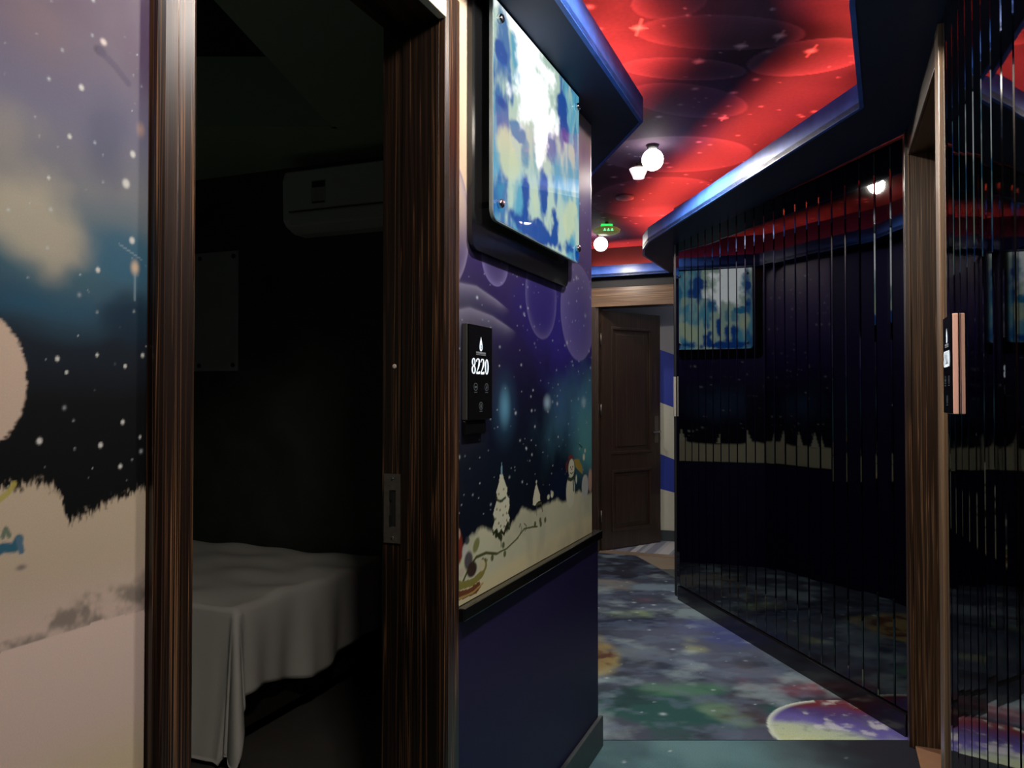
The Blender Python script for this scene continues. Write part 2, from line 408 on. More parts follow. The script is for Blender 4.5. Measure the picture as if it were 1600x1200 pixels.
def far_carpet(u, v):
    P = Paint(u, v, (0.26, 0.30, 0.38))
    P.mix((0.36, 0.40, 0.50), 0.7 * sstep(-0.1, 0.5, fbm(u, v, 2.2, 5, 3)))
    E = lambda *a, **q: P.ell(*a, **{**dict(warp=1.1, wscale=4.5), **q})
    E(0.8, 6.2, 0.9, 0.45, (0.17, 0.19, 0.26), 0.95, 0.4, seed=1)
    E(0.6, 5.55, 0.4, 0.16, (0.55, 0.56, 0.54), 0.8, 0.8, seed=2)
    E(1.05, 5.45, 0.30, 0.14, (0.50, 0.60, 0.68), 0.9, 0.8, seed=3)
    E(0.86, 5.12, 0.24, 0.12, (0.50, 0.34, 0.42), 0.7, 0.9, seed=4)
    E(0.78, 4.86, 0.22, 0.13, (0.50, 0.60, 0.48), 0.9, 0.8, seed=5)
    E(0.55, 4.62, 0.32, 0.13, (0.13, 0.18, 0.28), 0.95, 0.6, seed=6)
    E(1.0, 4.55, 0.35, 0.28, (0.36, 0.40, 0.56), 0.7, 0.8, seed=7)
    E(0.93, 4.15, 0.10, 0.24, (0.58, 0.62, 0.50), 0.8, 0.8, seed=8)
    E(0.66, 4.1, 0.18, 0.22, (0.45, 0.52, 0.56), 0.7, 0.8, seed=9)
    E(0.76, 3.80, 0.14, 0.16, (0.14, 0.20, 0.30), 0.95, 0.7, seed=10)
    E(1.20, 4.35, 0.20, 0.40, (0.28, 0.33, 0.58), 0.8, 0.7, seed=11)
    E(1.15, 3.78, 0.22, 0.18, (0.36, 0.34, 0.38), 0.8, 0.8, seed=12)
    E(0.60, 3.28, 0.45, 0.28, (0.12, 0.33, 0.33), 0.95, 0.6, seed=13)
    E(0.78, 3.55, 0.34, 0.10, (0.34, 0.55, 0.44), 0.6, 1.0, seed=14)
    E(0.86, 3.30, 0.12, 0.16, (0.48, 0.64, 0.52), 0.65, 1.0, seed=15)
    E(0.48, 3.70, 0.20, 0.14, (0.28, 0.46, 0.42), 0.8, 0.8, seed=16)
    E(1.02, 3.22, 0.16, 0.30, (0.26, 0.22, 0.25), 0.9, 0.6, seed=17)
    E(1.22, 3.58, 0.30, 0.13, (0.62, 0.28, 0.34), 0.85, 0.95, seed=18)
    E(1.50, 3.45, 0.20, 0.18, (0.42, 0.18, 0.24), 0.8, 0.8, seed=19)
    P.mix((0.10, 0.14, 0.2), 0.6 * sstep(0.05, 0.5, fbm(u, v * 1.3, 4.5, 6, 21)))
    P.mix((0.70, 0.82, 0.86), 0.42 * sstep(0.05, 0.5, fbm(u, v * 1.3, 4, 6, 31)))
    P.mix((0.42, 0.50, 0.62), 0.35 * sstep(0.0, 0.4, fbm(u, v * 1.5, 9, 5, 37)))
    # large printed planet cut by the seam
    cx, cy, r = 1.345, 3.09, 0.345
    q = np.hypot(u - cx, v - cy) / r; ins = 1 - sstep(0.985, 1.0, q)
    pc = Paint(u, v, (0.50, 0.56, 0.60)); a = (v - cy) / r + 0.45 * (u - cx) / r
    pc.ramp(a + 0.18 * fbm(u, v, 9, 4, 40), [(-0.6, (0.80, 0.86, 0.66)), (-0.15, (0.72, 0.80, 0.72)), (0.12, (0.42, 0.40, 0.72)), (0.55, (0.30, 0.24, 0.50)), (0.8, (0.42, 0.16, 0.22)), (1.1, (0.5, 0.22, 0.24))])
    pc.mix((0.92, 0.95, 0.95), 0.55 * sstep(0.15, 0.5, fbm(u, v, 16, 5, 41))); pc.mix((0.40, 0.42, 0.50), 0.35 * sstep(0.1, 0.5, fbm(u, v, 24, 4, 43)))
    pc.mix((0.85, 0.92, 0.88), 0.9 * sstep(0.90, 0.99, q) * ((u - cx) < -0.05))
    P.c = P.c * (1 - ins[:, None]) + pc.c * ins[:, None]
    # ochre planet at the left wall
    cx, cy, r = 0.24, 4.05, 0.37
    q = np.hypot(u - cx, v - cy) / r; ins = 0.95 * (1 - sstep(0.72, 1.05, q + 0.25 * fbm(u, v, 7, 3, 55)))
    pc = Paint(u, v, (0.56, 0.50, 0.33)); pc.mix((0.34, 0.22, 0.17), sstep(0.0, 0.35, fbm(u, v, 9, 5, 50)) * (1 - sstep(0.7, 0.95, q))); pc.mix((0.66, 0.66, 0.46), 0.8 * sstep(0.7, 0.95, q))
    P.c = P.c * (1 - ins[:, None]) + pc.c * ins[:, None]
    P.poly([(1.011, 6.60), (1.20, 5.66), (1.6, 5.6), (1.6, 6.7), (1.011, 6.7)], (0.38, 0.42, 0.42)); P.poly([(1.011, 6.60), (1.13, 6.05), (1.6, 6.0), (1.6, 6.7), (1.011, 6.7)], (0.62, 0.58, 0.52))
    P.stars(110, (0.2, 1.5, 3.1, 6.2), 0.005, 0.022, (0.85, 0.95, 1.0), 0.8, 8)
    return P
def near_carpet(u, v):
    P = Paint(u, v, (0.30, 0.46, 0.50))
    P.mix((0.40, 0.56, 0.60), 0.8 * sstep(-0.2, 0.5, fbm(u, v, 3, 5, 61)))
    P.mix((0.20, 0.30, 0.36), 0.6 * sstep(0.0, 0.5, fbm(u, v, 4, 4, 62)))
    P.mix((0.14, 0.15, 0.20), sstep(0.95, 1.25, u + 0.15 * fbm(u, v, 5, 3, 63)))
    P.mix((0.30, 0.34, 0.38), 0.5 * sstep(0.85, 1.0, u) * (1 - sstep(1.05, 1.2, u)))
    P.stars(90, (-0.3, 1.5, 0.5, 3.0), 0.004, 0.014, (0.85, 0.95, 1.0), 0.8, 9)
    return P
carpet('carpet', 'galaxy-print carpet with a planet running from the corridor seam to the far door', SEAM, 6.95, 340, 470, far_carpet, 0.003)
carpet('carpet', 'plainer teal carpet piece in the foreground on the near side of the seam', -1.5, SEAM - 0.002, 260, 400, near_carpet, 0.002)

# ================================================================== MURALS
M_MURAL = painted('printed_vinyl_mural', 0.38, 0.35, 0.035, 500)
def mural(name, label, t0, t1, z0, z1, nu, nv, fn, frame=FL, s=0.006):
    u, v = grid_axes(t0, t1, nu, z0, z1, nv); P = fn(u, v)
    co = np.stack([np.full(u.size, s), u, v], 1)
    me = grid_mesh(name, u, v, nu, nv, co, P.c, M_MURAL)
    # solid edge down to the wall
    o = place(name, me, None, frame)
    sd = o.modifiers.new('sheet', 'SOLIDIFY'); sd.thickness = 0.004; sd.offset = -1 if s > 0 else 1
    return tag(o, label, 'wall mural')
def mural_winter(u, v):
    P = Paint(u, v); 
    wv = v + 0.05 * fbm(u, v, 3, 4, 2)
    P.ramp(wv, [(0.9, (0.05, 0.08, 0.13)), (1.15, (0.06, 0.10, 0.17)), (1.35, (0.10, 0.10, 0.24)), (1.52, (0.16, 0.13, 0.34)), (1.7, (0.24, 0.20, 0.42)), (2.0, (0.55, 0.48, 0.58)), (2.3, (0.74, 0.66, 0.62))])
    E = lambda *a, **q: P.ell(*a, **{**dict(warp=0.35, wscale=6), **q})
    E(1.70, 1.35, 0.28, 0.35, (0.20, 0.20, 0.24), 0.8, 0.9, seed=1)
    E(2.55, 1.50, 0.55, 0.30, (0.20, 0.17, 0.58), 0.9, 0.9, seed=2)
    E(2.25, 1.62, 0.25, 0.22, (0.17, 0.13, 0.50), 0.8, 0.9, seed=22)
    E(2.85, 1.9, 0.40, 0.5, (0.42, 0.36, 0.66), 0.8, 0.9, seed=3)
    E(2.75, 1.24, 0.55, 0.24, (0.30, 0.54, 0.68), 0.95, 0.9, seed=4)
    E(2.82, 1.12, 0.34, 0.20, (0.34, 0.62, 0.66), 0.9, 0.9, seed=5)
    E(2.45, 1.28, 0.16, 0.12, (0.24, 0.40, 0.60), 0.6, 1.0, seed=6)
    E(2.50, 1.02, 0.25, 0.10, (0.05, 0.12, 0.26), 0.7, 1.0, seed=7)
    P.ell(1.985, 1.275, 0.055, 0.075, (0.45, 0.72, 0.86), 0.95, 1.0); P.ell(1.985, 1.275, 0.12, 0.14, (0.25, 0.45, 0.62), 0.4, 1.0)
    P.ell(2.33, 1.286, 0.05, 0.035, (0.65, 0.80, 0.92), 0.9, 1.0); P.ell(2.72, 1.285, 0.045, 0.03, (0.65, 0.80, 0.88), 0.8, 1.0)
    P.ell(1.69, 2.10, 0.21, 0.50, (0.88, 0.80, 0.70), 0.95, 0.6, warp=0.2, wscale=4)  # warm lamp light at the upper left, painted into the print
    # translucent planets
    P.ring(1.63, 1.715, 0.13, 0.16, (0.55, 0.52, 0.66), 0.85, 0.10, 0.18)
    P.ring(1.92, 1.665, 0.09, 0.07, (0.50, 0.48, 0.72), 0.8, 0.2, 0.12)
    P.ring(2.28, 1.61, 0.14, 0.13, (0.62, 0.60, 0.84), 0.35, 0.10, 0.03)
    P.ring(2.66, 1.60, 0.20, 0.17, (0.60, 0.58, 0.86), 0.3, 0.35, 0.2)
    # swooping light bands
    def band(p, wdt, a):
        yy = np.interp(u, [q[0] for q in p], [q[1] for q in p]); ww = np.interp(u, [p[0][0], p[-1][0]], [wdt, wdt * 0.25])
        d = (yy - v) / ww
        P.mix((0.56, 0.56, 0.68), a * np.where(d > 0, np.exp(-d * 1.6), np.exp(d * 14)) * (u < p[-1][0]) * sstep(p[-1][0], p[-1][0] - 0.1, u))
    band([(1.68, 1.572), (1.80, 1.578), (1.92, 1.560), (2.03, 1.538)], 0.045, 0.75)
    band([(1.68, 1.505), (1.76, 1.520), (1.90, 1.513), (2.08, 1.482)], 0.06, 0.7)
    # stars
    P.stars(240, (1.68, 2.9, 1.0, 2.0), 0.002, 0.006, (0.85, 0.92, 1.0), 0.95, 11, su=1.6)
    P.stars(45, (2.1, 2.9, 1.15, 1.75), 0.004, 0.011, (0.85, 0.92, 1.0), 0.9, 12, su=1.5)
    # snow ground
    top = np.interp(u, [1.68, 1.72, 1.76, 1.84, 1.90, 2.00, 2.05, 2.11, 2.16, 2.22, 2.30, 2.42, 2.48, 2.56, 2.66, 2.78, 2.9], [0.905, 0.925, 0.962, 0.972, 0.955, 0.938, 0.958, 0.985, 0.972, 0.962, 0.968, 0.975, 0.955, 0.965, 0.975, 0.95, 0.955])
    top = top + 0.006 * fbm(u, v, 60, 2, 15)
    snow = sstep(-0.010, 0.008, top - v)
    P.mix((0.80, 0.82, 0.72), snow)
    P.mix((0.88, 0.86, 0.70), 0.8 * snow * sstep(0.04, 0.0, v - 0.825 - 0.035 * sstep(1.7, 2.8, u)))
    P.mix((0.66, 0.68, 0.62), 0.4 * snow * sstep(0.0, 0.6, fbm(u, v, 8, 3, 16)))
    W = (0.84, 0.86, 0.78); G = (0.16, 0.20, 0.11)
    # snowy fir tree
    tree = [(1.955, 1.070), (1.945, 1.045), (1.925, 1.025), (1.935, 1.005), (1.915, 0.985), (1.90, 0.965), (1.915, 0.950), (1.898, 0.930), (1.905, 0.918), (1.93, 0.925), (1.945, 0.905), (1.965, 0.918), (1.985, 0.905), (2.005, 0.925), (2.03, 0.915), (2.035, 0.94), (2.02, 0.955), (2.035, 0.975), (2.03, 0.995), (2.01, 1.008), (2.015, 1.025), (1.995, 1.045), (1.975, 1.068)]
    T_ = lambda a, b: (1.963 + (a - 1.968) * 0.85, b + 0.030 - 0.04 * (b - 0.9))
    tree = [T_(a, b) for a, b in tree]
    P.poly([(a + (0.004 if a > 1.965 else -0.004), b - 0.006) for a, b in tree], G); P.poly([(a, b + 0.004) for a, b in tree], W)
    for a, b in ((1.925, 0.912), (1.95, 0.905), (2.02, 0.925), (1.963, 0.898)): P.ell(*T_(a, b), 0.012, 0.013, G, 1, 0.4)
    for a, b in ((1.945, 1.02), (1.985, 1.03), (1.96, 1.0), (1.975, 0.998), (1.93, 0.98), (1.955, 0.975), (2.0, 0.98), (1.92, 0.955), (1.98, 0.958), (2.01, 0.96), (1.945, 0.94), (2.01, 0.94), (1.99, 0.925), (1.96, 0.93)): P.ell(*T_(a, b), 0.006, 0.005, (0.35, 0.36, 0.24), 0.8, 0.5)
    P.stroke([T_(1.93, 1.006), T_(1.96, 0.998), T_(2.0, 1.005)], 0.004, G, 0.9)
    P.stroke([T_(1.965, 0.91), T_(1.965, 0.872)], 0.0022, (0.30, 0.33, 0.22), 1)
    P.poly([T_(*q) for q in ((1.962, 1.072), (1.972, 1.072), (1.975, 1.090), (1.968, 1.108), (1.960, 1.088))], (0.5, 0.66, 0.74))
    # little fir, gate and house
    P.poly([(2.20, 0.985), (2.205, 1.008), (2.222, 1.035), (2.232, 1.046), (2.245, 1.03), (2.262, 1.008), (2.265, 0.99), (2.24, 0.988), (2.22, 0.98)], W)
    P.ell(2.232, 1.05, 0.008, 0.006, W); P.stroke([(2.235, 0.985), (2.235, 0.95)], 0.0022, (0.4, 0.42, 0.3)); P.stroke([(2.235, 0.982), (2.275, 0.982), (2.285, 0.955)], 0.0035, (0.34, 0.35, 0.22))
    P.ell(2.34, 0.992, 0.014, 0.009, W, 1, 0.3); P.ell(2.375, 0.996, 0.016, 0.012, W, 1, 0.3)
    # snowman with scarf, red hat and broom
    P.ell(2.565, 0.985, 0.052, 0.060, W, 1, 0.15); P.ell(2.575, 1.062, 0.036, 0.034, W, 1, 0.15)
    P.poly([(2.54, 1.085), (2.545, 1.108), (2.59, 1.106), (2.60, 1.09), (2.575, 1.096)], (0.45, 0.20, 0.20)); P.ell(2.525, 1.072, 0.016, 0.022, (0.40, 0.20, 0.18), 0.9, 0.4)
    P.poly([(2.60, 1.09), (2.66, 1.088), (2.70, 1.06), (2.705, 1.03), (2.67, 1.042), (2.62, 1.062)], (0.62, 0.55, 0.26))
    P.stroke([(2.54, 1.030), (2.57, 1.024), (2.605, 1.030)], 0.007, (0.20, 0.28, 0.20)); P.stroke([(2.593, 1.026), (2.60, 0.985)], 0.006, (0.20, 0.28, 0.20))
    P.ell(2.565, 1.066, 0.006, 0.005, (0.15, 0.12, 0.1)); P.ell(2.59, 1.066, 0.006, 0.005, (0.15, 0.12, 0.1)); P.ell(2.578, 1.058, 0.010, 0.004, (0.6, 0.35, 0.2)); P.stroke([(2.56, 1.048), (2.578, 1.043), (2.596, 1.048)], 0.002, (0.3, 0.2, 0.18))
    P.ell(2.63, 1.02, 0.012, 0.02, W); P.ell(2.72, 1.09, 0.018, 0.016, W); P.ell(2.735, 1.112, 0.012, 0.010, W); P.stroke([(2.70, 1.125), (2.66, 1.14)], 0.003, (0.16, 0.24, 0.24))
    P.ell(2.735, 0.985, 0.045, 0.045, (0.72, 0.76, 0.76), 1, 0.15); P.ell(2.80, 1.0, 0.03, 0.05, (0.74, 0.62, 0.58), 1, 0.3)
    # sleigh with a load of gifts and its garland
    P.stroke([(1.72, 0.858), (1.755, 0.885), (1.80, 0.905), (1.86, 0.905), (1.93, 0.890)], 0.0042, (0.30, 0.34, 0.18)); P.stroke([(1.93, 0.890), (2.0, 0.892), (2.07, 0.905), (2.13, 0.925), (2.2, 0.92), (2.24, 0.915)], 0.0028, (0.34, 0.37, 0.22))
    P.stroke([(2.08, 0.905), (2.11, 0.925), (2.10, 0.945), (2.09, 0.935)], 0.002, (0.4, 0.42, 0.28)); P.stroke([(2.13, 0.94), (2.15, 0.93), (2.135, 0.918)], 0.002, (0.4, 0.42, 0.28))
    for a, b in ((1.84, 0.888), (1.855, 0.884), (1.90, 0.885), (1.975, 0.905), (1.985, 0.880), (2.22, 0.925), (2.27, 0.918), (2.265, 0.93), (2.31, 0.925)): P.ell(a, b, 0.012, 0.011, (0.28, 0.32, 0.17), 0.9, 0.4)
    P.ell(1.80, 0.935, 0.028, 0.018, (0.48, 0.50, 0.26), 0.9, 0.4, rot=0.6)
    P.ell(1.70, 0.945, 0.026, 0.045, (0.50, 0.20, 0.16), 1, 0.3); P.ell(1.698, 0.978, 0.014, 0.016, (0.74, 0.60, 0.54), 1, 0.3)
    P.ell(1.735, 0.930, 0.020, 0.024, (0.78, 0.80, 0.80), 0.9, 0.4); P.ell(1.748, 0.955, 0.016, 0.012, (0.22, 0.26, 0.30), 0.9, 0.4)
    P.ell(1.755, 0.905, 0.030, 0.028, (0.34, 0.33, 0.36), 1, 0.4); P.ell(1.775, 0.880, 0.034, 0.022, (0.24, 0.19, 0.17), 1, 0.3)
    P.ell(1.715, 0.885, 0.018, 0.012, (0.80, 0.76, 0.70), 1, 0.3)
    P.poly([(1.68, 0.875), (1.72, 0.862), (1.78, 0.856), (1.83, 0.866), (1.87, 0.890), (1.865, 0.868), (1.84, 0.848), (1.78, 0.838), (1.70, 0.845), (1.68, 0.850)], (0.55, 0.54, 0.28))
    P.ell(1.836, 0.878, 0.020, 0.016, (0.82, 0.80, 0.68), 1, 0.2)
    P.poly([(1.68, 0.846), (1.76, 0.836), (1.82, 0.842), (1.83, 0.826), (1.80, 0.815), (1.68, 0.822)], (0.46, 0.28, 0.18)); P.stroke([(1.68, 0.826), (1.78, 0.822), (1.84, 0.832)], 0.003, (0.72, 0.62, 0.38))
    return P
def mural_near(u, v):
    P = Paint(u, v)
    wv = v + 0.03 * fbm(u, v, 6, 4, 71) + 0.25 * (u - 0.66) * 0
    P.ramp(wv, [(1.17, (0.07, 0.075, 0.085)), (1.30, (0.08, 0.085, 0.10)), (1.375, (0.12, 0.16, 0.21)), (1.42, (0.20, 0.33, 0.42)), (1.465, (0.30, 0.44, 0.51)), (1.54, (0.48, 0.50, 0.54)), (1.63, (0.42, 0.42, 0.53)), (1.75, (0.38, 0.33, 0.42)), (2.0, (0.34, 0.29, 0.38)), (2.3, (0.3, 0.27, 0.37))])
    E = lambda *a, **q: P.ell(*a, **{**dict(warp=0.5, wscale=12), **q})
    E(0.60, 1.50, 0.10, 0.07, (0.70, 0.68, 0.62), 0.9, 0.8, seed=1); E(0.655, 1.475, 0.06, 0.035, (0.68, 0.66, 0.61), 0.8, 0.7, seed=2)
    E(0.58, 1.58, 0.07, 0.07, (0.58, 0.57, 0.56), 0.7, 0.9, seed=3); E(0.74, 1.47, 0.08, 0.05, (0.22, 0.40, 0.52), 0.8, 0.8, seed=4)
    E(0.60, 1.405, 0.10, 0.03, (0.16, 0.34, 0.46), 0.8, 0.8, seed=5); E(0.75, 1.40, 0.05, 0.04, (0.10, 0.18, 0.26), 0.8, 0.8, seed=6)
    E(0.71, 1.62, 0.04, 0.09, (0.33, 0.35, 0.47), 0.6, 0.9, seed=7); E(0.62, 1.72, 0.07, 0.05, (0.46, 0.40, 0.44), 0.6, 0.9, seed=8); E(0.76, 1.76, 0.06, 0.08, (0.32, 0.25, 0.38), 0.7, 0.9, seed=9)
    E(0.762, 1.645, 0.012, 0.018, (0.72, 0.60, 0.56), 0.8, 0.9, seed=10); P.ell(0.755, 1.466, 0.010, 0.014, (0.85, 0.76, 0.66), 0.9, 0.9); P.stroke([(0.755, 1.46), (0.755, 1.425)], 0.0015, (0.6, 0.7, 0.75), 0.5); P.stroke([(0.73, 1.492), (0.765, 1.478)], 0.0012, (0.6, 0.7, 0.75), 0.5)
    P.stars(75, (0.5, 0.78, 1.18, 1.8), 0.001, 0.0035, (0.80, 0.86, 0.90), 0.9, 31)
    for a, b, r in ((0.626, 1.252, .005), (0.706, 1.243, .0045), (0.647, 1.345, .004), (0.659, 1.33, .003), (0.735, 1.215, .004), (0.738, 1.27, .004), (0.741, 1.34, .0035), (0.70, 1.352, .003), (0.768, 1.355, .004), (0.765, 1.25, .003), (0.70, 1.455, .0045), (0.675, 1.668, .005), (0.634, 1.55, .003), (0.66, 1.605, .004), (0.74, 1.57, .008), (0.75, 1.61, .006), (0.75, 1.50, .006)): P.ell(a, b, r, r * 1.05, (0.86, 0.88, 0.88), 0.95, 0.7)
    # dark feather-like rock at the top
    P.ell(0.700, 1.722, 0.012, 0.008, (0.22, 0.18, 0.26), 0.9, 0.6); P.stroke([(0.70, 1.722), (0.722, 1.712), (0.742, 1.698)], 0.005, (0.30, 0.27, 0.40), 0.8); P.ell(0.705, 1.735, 0.007, 0.006, (0.9, 0.86, 0.86), 0.9, 0.8)
    # furry moon at the left edge and furry snow bank
    fur = fbm(u * 3.0, v * 0.9, 160, 2, 81); fur2 = fbm(u, v * 3.0, 160, 2, 82)
    q = np.hypot((u - 0.562) / 0.048, (v - 1.318) / 0.069) + 0.05 * fur2; P.mix((0.82, 0.74, 0.68), 1 - sstep(0.96, 1.04, q))
    top = np.interp(u, [0.4, 0.585, 0.60, 0.625, 0.645, 0.654, 0.659, 0.664, 0.675, 0.70, 0.72, 0.745, 0.78], [1.21, 1.205, 1.203, 1.205, 1.198, 1.188, 1.168, 1.158, 1.160, 1.166, 1.174, 1.180, 1.184])
    d = top - v + 0.010 * fur
    P.mix((0.80, 0.74, 0.66), sstep(-0.005, 0.006, d))
    P.ramp_mask = None
    P.mix((0.88, 0.79, 0.76), 0.9 * sstep(1.12, 1.02, v) * (d > 0))
    # brushed grey edge and the paler sheet beneath it
    line = np.interp(u, [0.4, 0.587, 0.65, 0.71, 0.78], [1.01, 1.029, 1.030, 1.031, 1.026])
    hgt = np.interp(u, [0.55, 0.62, 0.655, 0.70, 0.75, 0.78], [0.010, 0.014, 0.040, 0.044, 0.040, 0.056])
    f = (v - line) / hgt
    P.mix((0.46, 0.44, 0.41), 0.75 * (f > 0) * sstep(1.1, 0.7, f) * sstep(-0.35, 0.45, fbm(u, v, 55, 4, 85)))
    P.mix((0.30, 0.29, 0.27), 0.8 * (f > 0) * sstep(1.2, 0.6, f) * sstep(0.76, 0.782, u))
    P.mix((0.92, 0.83, 0.80), (v < line) * 0.95)
    P.mix((0.88, 0.84, 0.62), 0.5 * (v < line) * sstep(0.93, 0.84, v))
    # running figure's blue leg and its shadow, gold trinket
    P.stroke([(0.56, 1.128), (0.585, 1.140), (0.598, 1.138), (0.603, 1.146)], 0.006, (0.22, 0.42, 0.52)); P.stroke([(0.603, 1.146), (0.606, 1.133)], 0.004, (0.35, 0.48, 0.58)); P.stroke([(0.585, 1.152), (0.588, 1.160), (0.592, 1.152)], 0.003, (0.45, 0.52, 0.45))
    P.ell(0.606, 1.115, 0.010, 0.005, (0.52, 0.46, 0.47), 0.9, 0.9); P.stroke([(0.578, 1.190), (0.590, 1.198), (0.597, 1.207)], 0.0035, (0.72, 0.68, 0.36), 0.9)
    return P
mural('wall_mural', 'winter night mural with snowman, fir tree and sleigh, under the backlit sky picture', 1.687, 2.82, 0.806, Z_SOF, 300, 660, mural_winter)
mural('wall_mural', 'mural with dusty purple clouds above a furry snow bank, left of the bedroom doorway', -0.15, 0.775, 0.82, Z_SOF, 520, 700, mural_near)
# printed murals on the walls round the corner (met only in the mirrors)
def mural_plain(seed):
    def fn(u, v):
        P = Paint(u, v); P.ramp(v + 0.05 * fbm(u, v, 3, 4, seed), [(0.9, (0.05, 0.08, 0.13)), (1.3, (0.09, 0.10, 0.22)), (1.6, (0.17, 0.14, 0.38)), (2.0, (0.34, 0.28, 0.5)), (2.3, (0.4, 0.34, 0.5))])
        P.ell(u.mean(), 1.25, 0.3, 0.2, (0.2, 0.32, 0.48), 0.7, 1.0, warp=0.4, wscale=5)
        P.stars(90, (u.min(), u.max(), 1.0, 2.2), 0.004, 0.012, (0.85, 0.92, 1), 0.9, seed)
        top = 0.95 + 0.03 * fbm(u, v * 0, 5, 3, seed + 2)
        for k in range(3):
            cu = u.min() + (k + 0.5) * (u.max() - u.min()) / 3; P.poly([(cu - 0.04, 0.95), (cu, 1.05), (cu + 0.04, 0.95)], (0.84, 0.86, 0.78))
        P.mix((0.82, 0.83, 0.72), sstep(-0.01, 0.01, top - v)); return P
    return fn
apts = [xy(-0.08, 2.84)] + ALC
alab = ['starry mural with snow hills round the corner from the snowman mural', 'starry mural with snow hills deep in the side alcove', 'starry mural with snow hills beside the second backlit picture', 'starry mural with snow hills behind the second backlit picture']
AF = []
for k, (a, b) in enumerate(zip(apts[:-1], apts[1:])):
    a = Vector((*a, 0)); b = Vector((*b, 0)); dd = (b - a).normalized(); ang = math.atan2(-dd.x, dd.y)
    fr = Matrix.Translation(a) @ Matrix.Rotation(ang, 4, 'Z'); L_ = (b - a).length; AF.append((fr, L_))
    if k >= 2: mural('wall_mural', alab[k], 0.01 if k > 2 else L_ * 0.45, L_ - 0.01, 0.80, Z_SOF, 60, 260, mural_plain(90 + k), fr, 0.006)

# ================================================================== BACKLIT PICTURES
def rounded(y0, y1, z0, z1, r, corners, n=8):
    """outline in (y,z), corners: which of bl, br, tr, tl are rounded"""
    pts = []
    for (cy, cz, a0, key) in ((y0 + r, z0 + r, 180, 'bl'), (y1 - r, z0 + r, 270, 'br'), (y1 - r, z1 - r, 0, 'tr'), (y0 + r, z1 - r, 90, 'tl')):
        if key in corners:
            for k in range(n + 1):
                a = R(a0 + 90 * k / n); pts.append((cy + r * math.cos(a), cz + r * math.sin(a)))
        else:
            pts.append({'bl': (y0, z0), 'br': (y1, z0), 'tr': (y1, z1), 'tl': (y0, z1)}[key])
    return pts
def slab_x(mb, outline, x0, x1):
    n = len(outline); vs = [(x0, p[0], p[1]) for p in outline] + [(x1, p[0], p[1]) for p in outline]
    fs = [tuple(range(n)), tuple(range(n, 2 * n))[::-1]] + [(i, (i + 1) % n, n + (i + 1) % n, n + i) for i in range(n)]
    return mb.add(vs, fs)
def sky_print(u, v, u0, u1, z0, z1):
    a = (u - u0) / (u1 - u0); b = (v - z0) / (z1 - z0)
    P = Paint(a, b, (0.68, 0.78, 0.72)); q = fbm(a * 2.6, b, 2.6, 5, 101)
    P.mix((0.28, 0.60, 0.72), 0.95 * sstep(-0.15, 0.30, q))
    P.mix((0.06, 0.36, 0.62), 0.9 * sstep(0.15, 0.42, fbm(a * 2.8, b, 2.8, 5, 104)))
    def B(ca, cb, ra, rb, col=(0.0, 0.27, 0.58), al=1.0, soft=0.5, sd=0): P.ell(ca, cb, ra, rb, col, al, soft, seed=sd, warp=0.95, wscale=8)
    TE_ = (0.16, 0.50, 0.66); CR = (0.74, 0.80, 0.66)
    B(0.06, 0.76, 0.07, 0.06, sd=1); B(0.08, 0.55, 0.09, 0.05, sd=2); B(0.22, 0.48, 0.10, 0.05, TE_, sd=3); B(0.30, 0.40, 0.08, 0.10, TE_, 0.8, sd=4)
    B(0.77, 0.78, 0.08, 0.16, sd=5); B(0.94, 0.76, 0.04, 0.14, TE_, sd=6); B(0.60, 0.56, 0.08, 0.08, (0.10, 0.42, 0.64), 0.9, sd=7); B(0.52, 0.27, 0.045, 0.14, sd=8)
    B(0.31, 0.18, 0.06, 0.17, sd=9); B(0.07, 0.15, 0.06, 0.10, TE_, sd=10); B(0.45, 0.05, 0.40, 0.07, sd=11); B(0.66, 0.10, 0.06, 0.14, sd=12); B(0.96, 0.04, 0.05, 0.05, sd=13)
    B(0.13, 0.33, 0.10, 0.13, CR, 0.9, 0.7, 14); B(0.84, 0.22, 0.12, 0.16, CR, 0.9, 0.7, 15); B(0.42, 0.20, 0.05, 0.16, CR, 0.7, 0.7, 16); B(0.9, 0.60, 0.07, 0.10, CR, 0.6, 0.7, 17)
    WH = (1.12, 1.14, 1.14)
    B(0.30, 0.98, 0.34, 0.18, WH, 1, 0.6, 18); B(0.40, 0.80, 0.22, 0.26, WH, 1, 0.55, 19); B(0.50, 0.62, 0.13, 0.20, WH, 1, 0.6, 20); B(0.46, 0.46, 0.06, 0.12, WH, 0.9, 0.7, 21); B(0.62, 0.72, 0.09, 0.12, WH, 0.9, 0.6, 22)
    return P
M_PIC = painted('backlit_sky_print', 0.25, 0.5, 0.0, 5, coat=1.0, emit=1.25)
